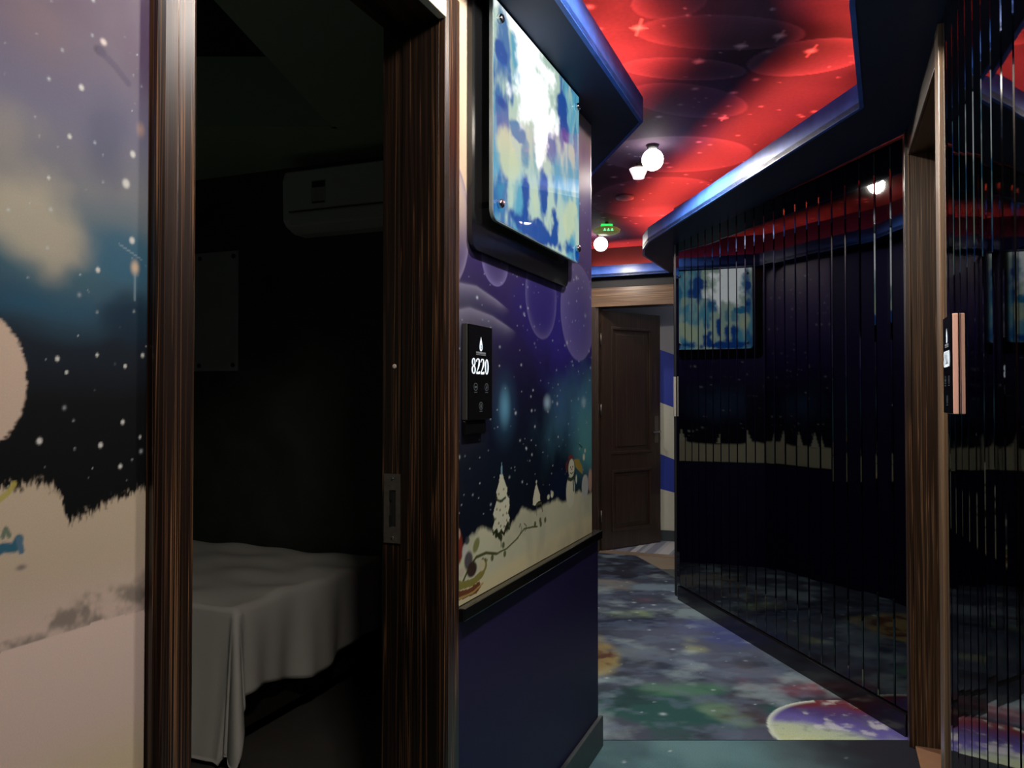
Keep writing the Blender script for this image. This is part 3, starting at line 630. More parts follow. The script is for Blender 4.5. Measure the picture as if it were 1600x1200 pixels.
def light_box(label, frame, y0, y1, zb0, zp0, group):
    t = thing('backlit_picture', label, 'light box', (0.012, (y0 + y1) / 2, zb0), frame, group)
    mb = MB(); slab_x(mb, rounded(y0 - 0.058, y1 - 0.025, zb0, Z_SOF - 0.004, 0.035, ('bl', 'br')), 0.008, 0.020)
    obj('backing_panel', mb, M_BLACKGLOSS, t, frame)
    mb = MB(); slab_x(mb, rounded(y0, y1, zp0, Z_SOF - 0.004, 0.03, ('bl', 'br')), 0.040, 0.0495)
    obj('glass_panel', mb, mat('clear_edge_glass', (0.30, 0.38, 0.40), 0.1, spec=0.6), t, frame)
    # printed face, trimmed to the rounded panel
    nu, nv = 150, 190; u, v = grid_axes(y0 + 0.003, y1 - 0.003, nu, zp0 + 0.003, Z_SOF - 0.007, nv)
    P = sky_print(u, v, y0, y1, zp0, Z_SOF)
    def keep(a, b): 
        k = np.ones(a.shape, bool)
        for cy, sg in ((y0 + 0.03, -1), (y1 - 0.03, 1)):
            k &= ~(((a - cy) * sg > 0) & (b < zp0 + 0.03) & (np.hypot(a - cy, b - zp0 - 0.03) > 0.028))
        return k
    me = grid_mesh('sky_print', u, v, nu, nv, np.stack([np.full(u.size, 0.0505), u, v], 1), P.c, M_PIC, keep)
    place('sky_print', me, t, frame)
    for yy in (y0 + 0.035, y1 - 0.035):
        for zz in (zp0 + 0.045, Z_SOF - 0.05):
            s_ = MB(); s_.lathe((0.020, yy, zz), [(0.008, 0), (0.008, 0.031), (0.012, 0.031), (0.012, 0.040), (0.009, 0.044)], 'X', 16)
            obj('standoff_bolt', s_, M_CHROME, t, frame)
    return t
light_box('glowing blue and white sky picture on black backing, high on the snowman mural wall', FL, 1.801, 2.525, 1.664, 1.745, 'backlit sky pictures')
light_box('second backlit sky picture round the corner, seen reflected in the mirrored wall', AF[3][0], 0.09, AF[3][1] - 0.10, 1.61, 1.68, 'backlit sky pictures')

# ================================================================== ROOM NUMBER DISPLAYS
M_GLOW = emitter('display_white_glow', (0.85, 0.93, 1.0), 1.3); M_DIM = emitter('display_grey_glow', (0.5, 0.55, 0.6), 0.12)
def ring_glyph(mb, x, cy, cz, ry, rz, iy, iz, n=28):
    vs = []; 
    for k in range(n):
        a = 2 * math.pi * k / n; vs.append((x, cy + ry * math.cos(a), cz + rz * math.sin(a))); vs.append((x, cy + iy * math.cos(a), cz + iz * math.sin(a)))
    mb.add(vs, [(2 * k, 2 * ((k + 1) % n), 2 * ((k + 1) % n) + 1, 2 * k + 1) for k in range(n)])
def digit8(mb, x, cy, cz, w_, h, m=1):
    ring_glyph(mb, x, cy, cz + h * 0.245, w_ * 0.40, h * 0.255, w_ * 0.17, h * 0.185); ring_glyph(mb, x, cy, cz - h * 0.235, w_ * 0.46, h * 0.27, w_ * 0.20, h * 0.20)
def digit0(mb, x, cy, cz, w_, h, m=1): ring_glyph(mb, x, cy, cz, w_ * 0.45, h * 0.5, w_ * 0.17, h * 0.43)
def strip_glyph(mb, x, pts):
    """pts: (y, z, half width)"""
    vs = []; n = len(pts)
    for i, (y, z, hw) in enumerate(pts):
        y0, z0, _ = pts[max(0, i - 1)]; y1, z1, _ = pts[min(n - 1, i + 1)]; L_ = math.hypot(y1 - y0, z1 - z0) or 1; ny, nz = -(z1 - z0) / L_, (y1 - y0) / L_
        vs += [(x, y + ny * hw, z + nz * hw), (x, y - ny * hw, z - nz * hw)]
    mb.add(vs, [(2 * i, 2 * i + 1, 2 * i + 3, 2 * i + 2) for i in range(n - 1)])
def digit2(mb, x, cy, cz, w_, h, m=1):
    q = [(-0.36, 0.27, .07), (-0.34, 0.36, .10), (-0.2, 0.45, .06), (0.0, 0.47, .05), (0.2, 0.42, .11), (0.26, 0.27, .17), (0.2, 0.1, .15), (0.02, -0.1, .10), (-0.2, -0.28, .05), (-0.36, -0.42, .035)]
    strip_glyph(mb, x, [(cy + m * a * w_, cz + b * h, c * w_) for a, b, c in q])
    strip_glyph(mb, x, [(cy - m * 0.40 * w_, cz - 0.43 * h, 0.075 * h), (cy + m * 0.1 * w_, cz - 0.43 * h, 0.075 * h), (cy + m * 0.34 * w_, cz - 0.40 * h, 0.09 * h), (cy + m * 0.44 * w_, cz - 0.33 * h, 0.02 * h)])
def number_display(label, y0, y1, z0, z1, xw, sgn, side_mat, bracket=True, TH_=0.018):
    """sgn: direction the face looks along local x"""
    t = thing('room_number_display', label, 'display', (xw, (y0 + y1) / 2, z0), FL, 'room number displays')
    xf = xw + sgn * TH_
    mb = MB(); mb.box(min(xw, xf - sgn * 0.004), max(xw, xf - sgn * 0.004), y0, y1, z0, z1); obj('housing', mb, side_mat, t, FL, 0.002)
    mb = MB(); mb.box(min(xf - sgn * 0.004, xf), max(xf - sgn * 0.004, xf), y0 + 0.002, y1 - 0.002, z0 + 0.002, z1 - 0.002); scr = obj('screen', mb, M_BLACKGLOSS, t, FL)
    x = xf + sgn * 0.0006; W_ = y1 - y0; c = (y0 + y1) / 2; H_ = z1 - z0
    m = 1 if sgn > 0 else -1                     # reading direction along y
    dg = MB(); dw = W_ * 0.185; h = H_ * 0.165; zc = z0 + H_ * 0.562
    for k, fn in enumerate((digit8, digit2, digit2, digit0)): fn(dg, x, c + m * (k - 1.5) * dw * 0.99 - m * 0.004, zc, dw, h, m)
    obj('room_number', dg, M_GLOW, scr, FL)
    lg = MB(); zc = z0 + H_ * 0.80; out = []
    for k in range(24):
        a = 2 * math.pi * k / 24; r = 1 - 0.0; z = math.cos(a); y = math.sin(a) * (0.5 - 0.5 * z) ** 0.75
        out.append((x, c + y * W_ * 0.085, zc + z * H_ * 0.078))
    lg.add(out, [tuple(range(24))]); obj('flame_logo', lg, M_GLOW, scr, FL)
    lk = MB(); ring_glyph(lk, x + sgn * 0.0004, c, zc - H_ * 0.035, W_ * 0.028, H_ * 0.024, W_ * 0.012, H_ * 0.014); obj('logo_mark', lk, M_BLACK, scr, FL)
    tx = MB()
    for k in range(8): tx.box(x - 0.0001, x + 0.0001, c + (k - 3.5) * 0.0072 - 0.0028, c + (k - 3.5) * 0.0072 + 0.0028, z0 + H_ * 0.695, z0 + H_ * 0.715)
    for k in range(12): tx.box(x - 0.0001, x + 0.0001, c + (k - 5.5) * 0.0048 - 0.0017, c + (k - 5.5) * 0.0048 + 0.0017, z0 + H_ * 0.680, z0 + H_ * 0.689)
    obj('small_lettering', tx, mat('dim_lettering', (0.1, 0.1, 0.1), 0.5, emit=(0.6, 0.65, 0.7), estr=0.22), scr, FL)
    for yy, zz, kind in ((c - m * W_ * 0.22, z0 + H_ * 0.345, 0), (c + m * W_ * 0.24, z0 + H_ * 0.345, 1), (c, z0 + H_ * 0.145, 2)):
        ic = MB(); ring_glyph(ic, x, yy, zz, W_ * 0.082, H_ * 0.042, W_ * 0.068, H_ * 0.034)
        if kind == 0: ic.box(x - 0.0001, x + 0.0001, yy - 0.006, yy + 0.006, zz - 0.003, zz + 0.002)
        elif kind == 1: strip_glyph(ic, x, [(yy - 0.003, zz - 0.004, 0.002), (yy + 0.002, zz, 0.003), (yy + 0.002, zz + 0.006, 0.001)])
        else: strip_glyph(ic, x, [(yy, zz - 0.005, 0.004), (yy, zz + 0.005, 0.003)])
        for q in range(3): ic.box(x - 0.0001, x + 0.0001, yy + (q - 1) * 0.006 - 0.002, yy + (q - 1) * 0.006 + 0.002, zz - H_ * 0.062, zz - H_ * 0.052)
        obj('touch_icon', ic, M_DIM, scr, FL)
    if bracket:
        mb = MB(); mb.box(xw, xw + sgn * 0.012, y0 + 0.0, y1 - 0.03, z0 - 0.035, z0 - 0.001); obj('mounting_box', mb, M_BLACKGLOSS, t, FL, 0.003)
    return t
M_SIDE = mat('grey_plastic_side', (0.06, 0.06, 0.062), 0.4)
M_COPPER = mat('rose_copper_side', (0.95, 0.55, 0.45), 0.5, metal=0.0)
number_display('black touch display glowing 8220 beside the bedroom doorway', 1.714, 1.856, 1.247, 1.480, 0.007, 1, M_SIDE)
number_display('black display with copper-pink sides on the right mirror wall, seen nearly edge-on', 2.120, 2.262, 1.262, 1.500, SR - 0.001, -1, M_COPPER, False, 0.016)

# ================================================================== DOORWAYS
# bedroom doorway in the left wall
t1 = thing('door_1', None, None, (0, 1.2, 0), FL, None, 'structure')
ZO = 2.165
def casing_upright(y0, y1, z1, s0=0.0, s1=0.022):
    mb = MB(); yb = y1 - y0
    pr = [(s0, y0), (s1 * 0.72, y0), (s1, y0 + 0.12 * yb), (s1, y0 + 0.42 * yb), (s1 * 0.86, y0 + 0.47 * yb), (s1 * 0.86, y0 + 0.86 * yb), (s1 * 0.55, y1), (s0, y1)]
    mb.prism(pr, 0, z1); return mb
obj('casing', casing_upright(0.778, 0.851, 2.235), WOOD_Z2, t1, FL, 0.0012)
mb = casing_upright(1.604, 1.686, 2.235); obj('casing', mb, WOOD_Z2, t1, FL, 0.0012)
mb = MB(); mb.box(0.0, 0.021, 0.852, 1.603, ZO, 2.235); obj('head_casing', mb, mat('cream_glare_casing', (0.80, 0.75, 0.64), 0.3), t1, FL, 0.002)  # cream colour stands in for the lamp's glare on the wooden head casing
mb = MB(); mb.box(-0.095, -0.0005, 1.606, 1.655, 0, ZO + 0.035).box(-0.155, -0.095, 1.620, 1.655, 0, ZO + 0.035); obj('jamb', mb, WOOD_Z, t1, FL, 0.001)
mb = MB(); mb.box(-0.095, -0.0005, 0.80, 0.849, 0, ZO + 0.035).box(-0.155, -0.095, 0.80, 0.835, 0, ZO + 0.035); obj('jamb', mb, WOOD_Z, t1, FL, 0.001)
mb = MB(); mb.box(-0.095, -0.0005, 0.849, 1.606, ZO, 2.20).box(-0.155, -0.095, 0.836, 1.619, ZO + 0.014, 2.20); obj('head_jamb', mb, WOOD_Y, t1, FL, 0.001)
# strike plate with its mortise, on the rebated part of the jamb
sp = MB()
a0, a1, b0, b1, zz0, zz1 = -0.148, -0.104, -0.133, -0.116, 0.962, 1.123
yy = 1.6185
for (x0, x1, z0, z1) in ((a0, b0, zz0, zz1), (b1, a1, zz0, zz1), (b0, b1, zz0, zz0 + 0.038), (b0, b1, zz1 - 0.038, zz1)): sp.box(x0, x1, yy - 0.0025, yy + 0.001, z0, z1)
sp_o = obj('strike_plate', sp, M_STEEL, t1, FL)
mb = MB(); mb.box(b0, b1, yy - 0.0005, yy + 0.0012, zz0 + 0.038, zz1 - 0.038); obj('latch_hole', mb, mat('mortise_black', (0.002, 0.002, 0.002), 0.9), sp_o, FL)
mb = MB(); mb.box(b0, b0 + 0.006, yy - 0.0035, yy, zz1 - 0.062, zz1 - 0.038).box(b0, b0 + 0.006, yy - 0.0035, yy, zz0 + 0.038, zz0 + 0.064); obj('latch_lip', mb, M_CHROME, sp_o, FL)
for z in (zz0 + 0.012, zz1 - 0.012):
    mb = MB(); mb.lathe((-0.125, yy - 0.0025, z), [(0.0042, 0), (0.0035, -0.0015), (0.001, -0.0018)], 'Y', 12); obj('screw', mb, M_CHROME, sp_o, FL)
mb = MB(); mb.lathe((-0.122, 1.6195, 1.374), [(0.006, 0), (0.005, -0.0015), (0.002, -0.002)], 'Y', 14); obj('screw_cap', mb, mat('pale_plug', (0.6, 0.52, 0.46), 0.4), t1, FL)
mb = MB(); mb.box(-0.084, -0.070, 1.6052, 1.6062, 0.928, 0.931); obj('scratch_mark', mb, M_CHROME, t1, FL)

# doorway in the right wall
t2 = thing('door_2', None, None, (SR, 2.9, 0), FL, None, 'structure')
ZR = 2.215
W_TAN = wood('zebrano_brown', 'Z', dark=(0.03, 0.016, 0.009), mid=(0.09, 0.048, 0.025), light=(0.20, 0.12, 0.065), dens=75, seed=9)
W_POST = wood('zebrano_tan', 'Z', dark=(0.16, 0.10, 0.06), mid=(0.30, 0.20, 0.12), light=(0.5, 0.36, 0.22), dens=60, seed=4)
for m_ in (W_TAN,): m_.node_tree.nodes['Principled BSDF'].inputs['Coat Weight'].default_value = 0.0
mb = MB(); mb.box(SR - 0.02, SR + 0.0, 3.312, 3.392, 0, Z_SOF - 0.002); obj('casing', mb, WOOD_Z2, t2, FL, 0.003)
mb = MB(); mb.box(SR - 0.008, SR + 0.010, 2.392, 2.468, 0, Z_SOF - 0.002); obj('casing', mb, W_POST, t2, FL, 0.003)
mb = MB(); mb.box(SR - 0.008, SR + 0.0, 2.469, 3.311, ZR, Z_SOF - 0.002); obj('head_casing', mb, WOOD_Y, t2, FL, 0.002)
mb = MB(); mb.box(SR, SR + 0.30, 3.31, 3.35, 0, ZR + 0.02); obj('jamb', mb, W_TAN, t2, FL, 0.001)
mb = MB(); mb.box(SR + 0.0105, SR + 0.30, 2.43, 2.47, 0, ZR + 0.02); obj('jamb', mb, W_TAN, t2, FL, 0.001)
mb = MB(); mb.box(SR, SR + 0.30, 2.471, 3.309, ZR, ZR + 0.02); obj('head_jamb', mb, WOOD_Y, t2, FL, 0.001)
mb = MB(); mb.box(SR + 0.0, SR + 0.30, 2.47, 3.31, 0.0, 0.012); obj('threshold', mb, mat('tan_threshold', (0.36, 0.20, 0.12), 0.4, noise=0.2), t2, FL, 0.002)
mb = MB(); mb.box(SR + 0.30, SR + 0.36, 2.1, 3.7, 0, 2.62); struct('wall_side_room', mb, M_DARK, FL)

# far doorway with the open panelled door
t3 = thing('door_3', None, None, (-0.57, TD, 0), FL, None, 'structure')
mb = MB(); mb.box(-1.09, -1.018, TD - 0.02, TD, 0, 2.165); obj('casing', mb, WOOD_D, t3, FL, 0.003)
mb = MB(); mb.box(-0.20, -0.135, TD - 0.02, TD, 0, 2.165); obj('casing', mb, WOOD_D, t3, FL, 0.003)
mb = MB(); mb.box(-1.09, -0.135, TD - 0.023, TD, 2.065, 2.225); obj('head_casing', mb, WOOD_X, t3, FL, 0.003)
mb = MB(); mb.box(-1.034, -1.0, TD, TD + 0.14, 0, 2.10); obj('jamb', mb, WOOD_D, t3, FL, 0.002)
mb = MB(); mb.box(-0.195, -0.16, TD, TD + 0.14, 0, 2.10); obj('jamb', mb, WOOD_D, t3, FL, 0.002)
mb = MB(); mb.box(-1.0, -0.195, TD, TD + 0.14, 2.065, 2.10); obj('head_jamb', mb, WOOD_D, t3, FL, 0.002)
mb = MB(); mb.box(-1.0, -0.195, TD + 0.0, TD + 0.10, 0.0, 0.010); obj('threshold', mb, mat('pale_threshold', (0.35, 0.27, 0.2), 0.4), t3, FL)
# door leaf in its own frame: x along the leaf from the hinge, front face at y=0
hinge = fl(-0.988, TD + 0.05); LW = 0.725; dv = Vector((math.cos(R(37)), math.sin(R(37)), 0))
FDL = Matrix.Translation(hinge) @ Matrix.Rotation(math.atan2(dv.y, dv.x), 4, 'Z')
mb = MB(); TH = 0.04; z0, z1 = 0.012, 2.045
panels = [(0.13, LW - 0.13, 0.83, 1.90), (0.13, LW - 0.13, 0.17, 0.67)]
mb.box(0, 0.13, 0, TH, z0, z1).box(LW - 0.13, LW, 0, TH, z0, z1).box(0.13, LW - 0.13, 0, TH, z0, 0.17).box(0.13, LW - 0.13, 0, TH, 0.67, 0.83).box(0.13, LW - 0.13, 0, TH, 1.90, z1)
leaf = obj('door_leaf', mb, WOOD_D, t3, FDL)
for (x0, x1, p0, p1) in panels:
    mb = MB(); mb.box(x0, x1, 0.012, TH - 0.012, p0, p1).box(x0 + 0.05, x1 - 0.05, 0.004, 0.013, p0 + 0.05, p1 - 0.05); obj('door_panel', mb, WOOD_D, leaf, FDL, 0.004)
    mb = MB(); g = 0.022
    mb.box(x0 - 0.012, x1 + 0.012, -0.008, 0.010, p0 - 0.012, p0 - 0.012 + g).box(x0 - 0.012, x1 + 0.012, -0.008, 0.010, p1 + 0.012 - g, p1 + 0.012).box(x0 - 0.012, x0 - 0.012 + g, -0.008, 0.010, p0 + 0.011, p1 - 0.011).box(x1 + 0.012 - g, x1 + 0.012, -0.008, 0.010, p0 + 0.011, p1 - 0.011)
    obj('panel_moulding', mb, WOOD_D, leaf, FDL, 0.003)
mb = MB(); mb.box(LW - 0.075, LW - 0.030, -0.006, 0.0, 0.90, 1.14); obj('handle_plate', mb, M_STEEL, leaf, FDL, 0.003)
mb = MB(); mb.lathe((LW - 0.052, -0.006, 1.0), [(0.011, 0), (0.010, -0.04)], 'Y', 14).box(LW - 0.15, LW - 0.045, -0.055, -0.040, 0.992, 1.010); obj('lever_handle', mb, M_CHROME, leaf, FDL, 0.002)
for z in (0.25, 1.15, 1.75):
    mb = MB(); mb.lathe((-0.004, 0.0, z), [(0.007, 0), (0.007, 0.10)], 'Z', 12); obj('hinge', mb, M_STEEL, leaf, FDL)
# pale latch plate at the end of the mirrored wall
mb = MB(); mb.box(-0.012, -0.0005, MW_LEN + 0.065, MW_LEN + 0.085, 1.18, 1.44)
tag(obj('door_plate', mb, mat('pale_metal_plate', (0.62, 0.62, 0.58), 0.35, metal=0.3), None, FM @ Matrix.Translation((0.0095, 0, 0)), 0.002), 'slim pale metal plate upright on the far end of the mirrored wall', 'plate')

# far room
mb = MB(); rr = random.Random(4)
cols = [mat('floor_strip_%d' % k, c, 0.35) for k, c in enumerate(((0.62, 0.64, 0.72), (0.34, 0.38, 0.50), (0.75, 0.76, 0.80), (0.22, 0.25, 0.34)))]
x = -1.6
while x < 1.2:
    wd = rr.uniform(0.012, 0.045); mb.mi = rr.randrange(4); mb.box(x, x + wd, TD + 0.10, 7.23, -0.003, 0.004); x += wd
struct('floor_far_room', mb, cols, FL)
mb = MB(); M_FRW = [mat('grey_wall_paint', (0.36, 0.36, 0.40), 0.7), mat('cobalt_wall_stripe', (0.02, 0.05, 0.42), 0.6), mat('cream_wall_stripe', (0.66, 0.68, 0.58), 0.6)]
yb = 7.23
def stripe(mi, za, zb):
    mb.mi = mi; sl = 0.0
    s0_, s1_ = -1.7, 1.1
    f = lambda s, z: z + (-0.37 * (s + 0.565) if z > 0.12 else 0.0)
    mb.add([(s0_, yb, min(2.8, f(s0_, za))), (s1_, yb, max(0.1, f(s1_, za))), (s1_, yb, max(0.1, f(s1_, zb))), (s0_, yb, min(2.8, f(s0_, zb)))], [(0, 1, 2, 3)])
mb.mi = 0; mb.box(-1.7, 1.1, yb + 0.002, yb + 0.1, 0, 2.8)
for mi, za, zb in ((2, 0.10, 0.28), (1, 0.28, 0.765), (2, 0.765, 1.235), (1, 1.235, 1.717)): stripe(mi, za, zb)
o = struct('wall_far_room', mb, M_FRW, FL)
mb = MB(); mb.box(-1.7, -1.6, TD + 0.14, yb, 0, 2.8).box(1.1, 1.2, TD + 0.14, yb, 0, 2.8).box(0.3, 1.2, TD + 0.02, TD + 0.14, 0, 2.8); struct('wall_far_room_side', mb, M_FRW[0], FL)
mb = MB(); mb.box(-1.6, 1.1, yb - 0.015, yb - 0.001, 0, 0.1); struct('baseboard_far_room', mb, M_SKIRT, FL)

# ================================================================== BEDROOM
M_BW = mat('bedroom_wall_dark_print', (0.035, 0.042, 0.034), 0.6, noise=0.8, scale=5)
SB = -3.2; TE = 3.36
mb = MB(); mb.box(SB, -0.45, TE, TE + 0.06, 0, 2.8).box(SB - 0.06, SB, -0.3, TE + 0.06, 0, 2.8).box(SB, -0.14, -0.36, -0.3, 0, 2.8); struct('wall_bedroom', mb, M_BW, FL)
M_BC = mat('bedroom_ceiling_paint', (0.42, 0.52, 0.38), 0.7)
TI = [(-0.62, 0.9), (-0.86, 1.854), (-1.19, 2.939), (-1.80, 2.69), (-2.7, 2.32), (-2.7, 0.9)]
TO = [(-0.145, -0.29), (-0.145, 1.9), (-0.45, TE - 0.002), (-1.9, TE - 0.002), (SB + 0.002, TE - 0.002), (SB + 0.002, -0.29)]
mb = MB()
for i in range(6):
    j = (i + 1) % 6; mb.prism([TI[i], TI[j], TO[j], TO[i]], 2.49, 2.52)
    a = Vector(TI[i]); b = Vector(TI[j]); nn = Vector((-(b - a).y, (b - a).x)).normalized() * 0.02
    mb.prism([tuple(a), tuple(b), tuple(b + nn), tuple(a + nn)], 2.49, 2.80)
mb.box(-0.46, -0.141, 2.9, 3.3, 2.49, 2.52)
struct('ceiling_bedroom', mb, M_BC, FL)

# added greenish fill light that lifts the dark bedroom, unseen from the corridor
wn = bpy.data.lights.new('bedroom_fill', 'AREA'); wn.shape = 'RECTANGLE'; wn.size = 1.2; wn.size_y = 1.2; wn.energy = 0.55; wn.color = (0.80, 1.0, 0.82)
wo = bpy.data.objects.new('bedroom_fill', wn); COL.objects.link(wo); wo.matrix_world = FL @ Matrix.Translation((-2.2, -0.28, 1.4)) @ Matrix.Rotation(R(90), 4, 'X')
# bed
tb = thing('bed', 'low single bed under the bedroom air conditioner, mostly in the dark', 'bed', (-1.95, 2.78, 0), FL)
mb = MB(); mb.box(-2.72, -1.22, 2.34, 3.22, 0.06, 0.26); obj('bed_frame', mb, mat('dark_bed_base', (0.02, 0.018, 0.016), 0.7), tb, FL, 0.01)
for sx in (-2.62, -1.32):
    for sy in (2.42, 3.14):
        mb = MB(); mb.box(sx - 0.03, sx + 0.03, sy - 0.03, sy + 0.03, 0, 0.06); obj('leg', mb, M_BLACK, tb, FL)
M_SHEET = mat('white_cotton', (0.72, 0.71, 0.68), 0.85, noise=0.06, scale=8, bump=0.25)
mb = MB(); mb.box(-2.74, -1.20, 2.32, 3.24, 0.26, 0.52); obj('mattress', mb, M_SHEET, tb, FL, 0.04, 4)
# sheet: top with drapes; section built as a grid over (s, t) wrapped down the sides
def sheet():
    mb = MB(); s1, t0, t1_ = -1.165, 2.285, 3.27
    su = [i / 60 for i in range(61)]
    nU, nV = 110, 100
    Ls = 1.55; Dr = 0.34; Dn = 0.56
    vs = []
    for j in range(nV + 1):
        for i in range(nU + 1):
            a = -Ls + (Ls + Dr) * i / nU            # along s, >0 means hanging on the corridor side
            b = -Dn + (Dn + (t1_ - t0)) * j / nV    # along t, <0 means hanging at the near end
            zt = 0.545
            da = max(0.0, a); db = max(0.0, -b)
            s = s1 + min(a, 0.0); t = t0 + max(b, 0.0); z = zt
            wr = 0.004 * math.sin(a * 21 + b * 7) + 0.005 * math.sin(a * 9 - b * 17) + 0.003 * math.sin(b * 31 + a * 3)
            if da == 0 and db == 0: z += wr
            if da > 0 and db == 0:
                fold = 0.018 * math.sin(b * 16 + 0.6) + 0.010 * math.sin(b * 37); hem = 1 - 0.10 * math.sin(b * 8 + 1)
                k = da / Dr; s += 0.012 * (1 - (1 - min(1, k * 3)) ** 2) + fold * k * 0.9 + 0.01; z -= da * hem
            elif db > 0 and da == 0:
                fold = 0.020 * math.sin(a * 15 + 1.2) + 0.010 * math.sin(a * 33); k = db / Dn
                t -= 0.014 + abs(fold) * k + 0.05 * k * k; z -= db * 0.97
            elif da > 0 and db > 0:
                r = max(da, db) if False else math.hypot(da, db); ang = math.atan2(db, da); 
                rad = 0.02 + 0.16 * (r / 0.5) * math.sin(2 * ang) ** 2 * 0.9 + 0.03 * (r / 0.5) * math.sin(ang * 10)
                s += rad * math.cos(ang) + 0.01; t -= rad * math.sin(ang) + 0.012; z -= min(r, 0.50) * (0.98)
            zmin = 0.016
            vs.append((s, t, max(z, zmin)))
    fs = [(j * (nU + 1) + i, j * (nU + 1) + i + 1, (j + 1) * (nU + 1) + i + 1, (j + 1) * (nU + 1) + i) for j in range(nV) for i in range(nU)]
    mb.add(vs, fs, True); return mb
sh = obj('bed_sheet', sheet(), M_SHEET, None, FL)
tag(sh, 'wrinkled white sheet draped over the bedroom bed, hanging to the floor at its near end', 'bed sheet')
so = sh.modifiers.new('cloth', 'SOLIDIFY'); so.thickness = 0.004; so.offset = 1
mb = MB(); mb.box(-1.128, -1.124, 3.10, 3.17, 0.315, 0.330); obj('care_label', mb, mat('blue_white_label', (0.5, 0.62, 0.75), 0.4, emit=(0.4, 0.55, 0.7), estr=0.0), sh, FL)

# air conditioner on the end wall
ta = thing('air_conditioner', 'white split air conditioner high on the dark bedroom wall', 'air conditioner', (-1.26, TE, 2.115), FL)
mb = MB(); x0, x1 = -1.667, -0.86
prof = [(TE - 0.002, 2.115), (TE - 0.10, 2.115), (TE - 0.165, 2.14), (TE - 0.19, 2.17), (TE - 0.195, 2.36), (TE - 0.18, 2.405), (TE - 0.15, 2.418), (TE - 0.002, 2.418)]
n = len(prof); mb.add([(x0, p[0], p[1]) for p in prof] + [(x1, p[0], p[1]) for p in prof], [tuple(range(n)), tuple(range(n, 2 * n))[::-1]] + [(i, (i + 1) % n, n + (i + 1) % n, n + i) for i in range(n)])
M_AC = mat('off_white_plastic', (0.62, 0.62, 0.60), 0.35)
obj('housing', mb, M_AC, ta, FL, 0.012, 3)
mb = MB(); mb.box(x0 + 0.03, x1 - 0.03, TE - 0.200, TE - 0.1955, 2.212, 2.398); obj('front_panel', mb, M_AC, ta, FL, 0.002)
mb = MB(); mb.box(x0 + 0.05, x1 - 0.05, TE - 0.198, TE - 0.185, 2.145, 2.198); obj('air_flap', mb, M_AC, ta, FL, 0.004)
mb = MB(); mb.box(x0 + 0.045, x1 - 0.045, TE - 0.197, TE - 0.19, 2.203, 2.208); obj('seam', mb, M_BLACK, ta, FL)
mb = MB(); mb.mi = 0; mb.box(-1.488, -1.405, TE - 0.2012, TE - 0.2005, 2.232, 2.345); mb.mi = 1; mb.box(-1.484, -1.409, TE - 0.2016, TE - 0.2011, 2.310, 2.340).box(-1.482, -1.411, TE - 0.2016, TE - 0.2011, 2.235, 2.243)
obj('energy_label', mb, [mat('label_paper', (0.45, 0.45, 0.45), 0.6), M_DARK], ta, FL)
# notice board
tn = thing('notice_board', 'pale rectangular sheet screwed to the bedroom wall left of the air conditioner', 'wall board', (-2.3, TE, 1.44), FL)
mb = MB(); mb.box(-2.60, -2.09, TE - 0.012, TE - 0.001, 1.445, 2.085); obj('sheet_panel', mb, mat('frosted_acrylic', (0.36, 0.37, 0.38), 0.3, noise=0.25, scale=4), tn, FL, 0.002)
for sx in (-2.57, -2.35, -2.12):
    for sz in (1.475, 2.055):
        mb = MB(); mb.lathe((sx, TE - 0.012, sz), [(0.012, 0), (0.012, -0.006), (0.008, -0.009)], 'Y', 14); obj('screw_cap', mb, M_BLACK, tn, FL)

# ================================================================== CEILING FITTINGS
M_BULB = emitter('bulb_glow', (1.0, 0.93, 0.82), BULB_GLOW)
def ceiling_lamp(label, p, watts, r=0.054, soft=0.045):
    t = thing('ceiling_lamp', label, 'ceiling lamp', (p[0], p[1], Z_CEIL), WORLD, 'globe ceiling lamps')
    mb = MB(); mb.lathe((p[0], p[1], Z_CEIL - 0.022), [(0.024, 0), (0.028, 0.010), (0.034, 0.0215)], 'Z', 24); obj('ceiling_rose', mb, M_BLACK, t)
    mb = MB(); mb.sphere((p[0], p[1], Z_CEIL - 0.074), r); obj('bulb', mb, M_BULB, t)
    ld = bpy.data.lights.new('bulb_light', 'SPOT'); ld.energy = watts; ld.color = (1.0, 0.90, 0.77); ld.spot_size = R(176); ld.spot_blend = 0.12; ld.shadow_soft_size = soft
    lo = bpy.data.objects.new('bulb_light', ld); COL.objects.link(lo); lo.parent = t; lo.location = (0, 0, -0.074 - r - 0.004)
ceiling_lamp('bright round globe lamp, the nearer of the two shining on the corridor ceiling', (0.70, 3.93), 95)
ceiling_lamp('smaller-looking round globe lamp below the green-lit fitting, near the far door', (0.685, 6.10), 22)
q = fl(0.60, 1.79); ceiling_lamp('globe lamp overhead just past the bedroom doorway, above the frame', (q.x, q.y), 62)
q = fl(0.60, 0.66); ceiling_lamp('globe lamp overhead before the bedroom doorway, above the frame', (q.x, q.y), 50, soft=0.08)
tg = thing('spot_lamp', 'small pinkish-white cup-shaped spot just below the nearer globe lamp', 'spot lamp', (0.679, 4.235, Z_CEIL))
mb = MB(); mb.lathe((0.679, 4.235, Z_CEIL - 0.082), [(0.030, 0), (0.032, 0.01), (0.048, 0.045), (0.050, 0.05)], 'Z', 20); obj('frosted_cup', mb, mat('frosted_cup_glow', (0.9, 0.8, 0.8), 0.3, emit=(1.0, 0.80, 0.80), estr=1.1), tg)
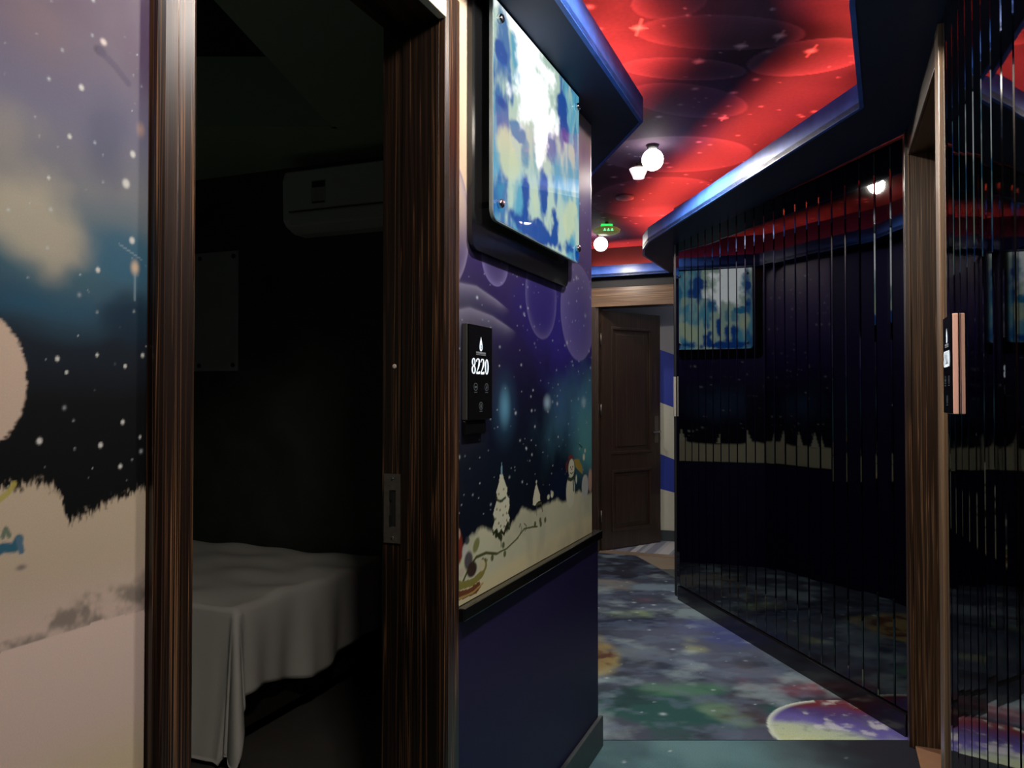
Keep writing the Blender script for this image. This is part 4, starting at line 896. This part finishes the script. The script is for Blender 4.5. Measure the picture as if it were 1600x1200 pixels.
mb = MB(); mb.lathe((0.679, 4.235, Z_CEIL - 0.032), [(0.052, 0), (0.052, 0.008), (0.015, 0.012), (0.015, 0.0315)], 'Z', 20); obj('mount', mb, M_STEEL, tg)
mb = MB(); mb.lathe((0.706, 4.94, Z_CEIL - 0.02), [(0.035, 0), (0.055, 0.006), (0.058, 0.0195)], 'Z', 28)
tag(obj('smoke_detector', mb, mat('grey_plastic', (0.25, 0.22, 0.23), 0.5)), 'flat round grey disc flush on the dark ceiling between the two lamps', 'smoke detector')
te = thing('indicator_fitting', 'round ceiling fitting with green glowing bar and symbols above the far lamp', 'indicator', (0.678, 5.66, Z_CEIL))
cx, cy = 0.678, 5.66
mb = MB(); mb.lathe((cx, cy, 2.475), [(0.070, 0), (0.094, 0.012), (0.098, 0.028), (0.080, 0.040), (0.03, 0.05)], 'Z', 32); obj('drum', mb, mat('olive_translucent', (0.22, 0.24, 0.08), 0.35, emit=(0.35, 0.42, 0.10), estr=0.22), te)
mb = MB(); mb.lathe((cx, cy, 2.52), [(0.012, 0), (0.012, 0.039)], 'Z', 12); obj('stem', mb, M_STEEL, te)
M_GREEN = emitter('green_led_glow', (0.02, 1.0, 0.12), 1.1)
mb = MB(); mb.box(cx - 0.042, cx + 0.042, cy - 0.015, cy + 0.015, 2.526, 2.545); obj('glow_bar', mb, M_GREEN, te, bevel=0.004)
gl = MB()
for k in range(3):
    gx = cx - 0.026 + 0.026 * k; gy = cy - 0.099; gl.box(gx - 0.009, gx + 0.009, gy, gy + 0.003, 2.478, 2.484); gl.box(gx - 0.003, gx + 0.004, gy, gy + 0.003, 2.484, 2.495)
obj('glow_symbols', gl, emitter('pale_green_glow', (0.2, 1.0, 0.4), 1.6), te)
# far room lamp
q = fl(0.10, 6.86)
tl = thing('ceiling_panel_lamp', 'round ceiling lamp inside the room behind the far door', 'ceiling lamp', (q.x, q.y, 2.80))
mb = MB(); mb.lathe((q.x, q.y, 2.76), [(0.12, 0), (0.13, 0.01), (0.13, 0.0395)], 'Z', 28); obj('diffuser', mb, emitter('cool_panel_glow', (0.85, 0.9, 1.0), 14), tl)
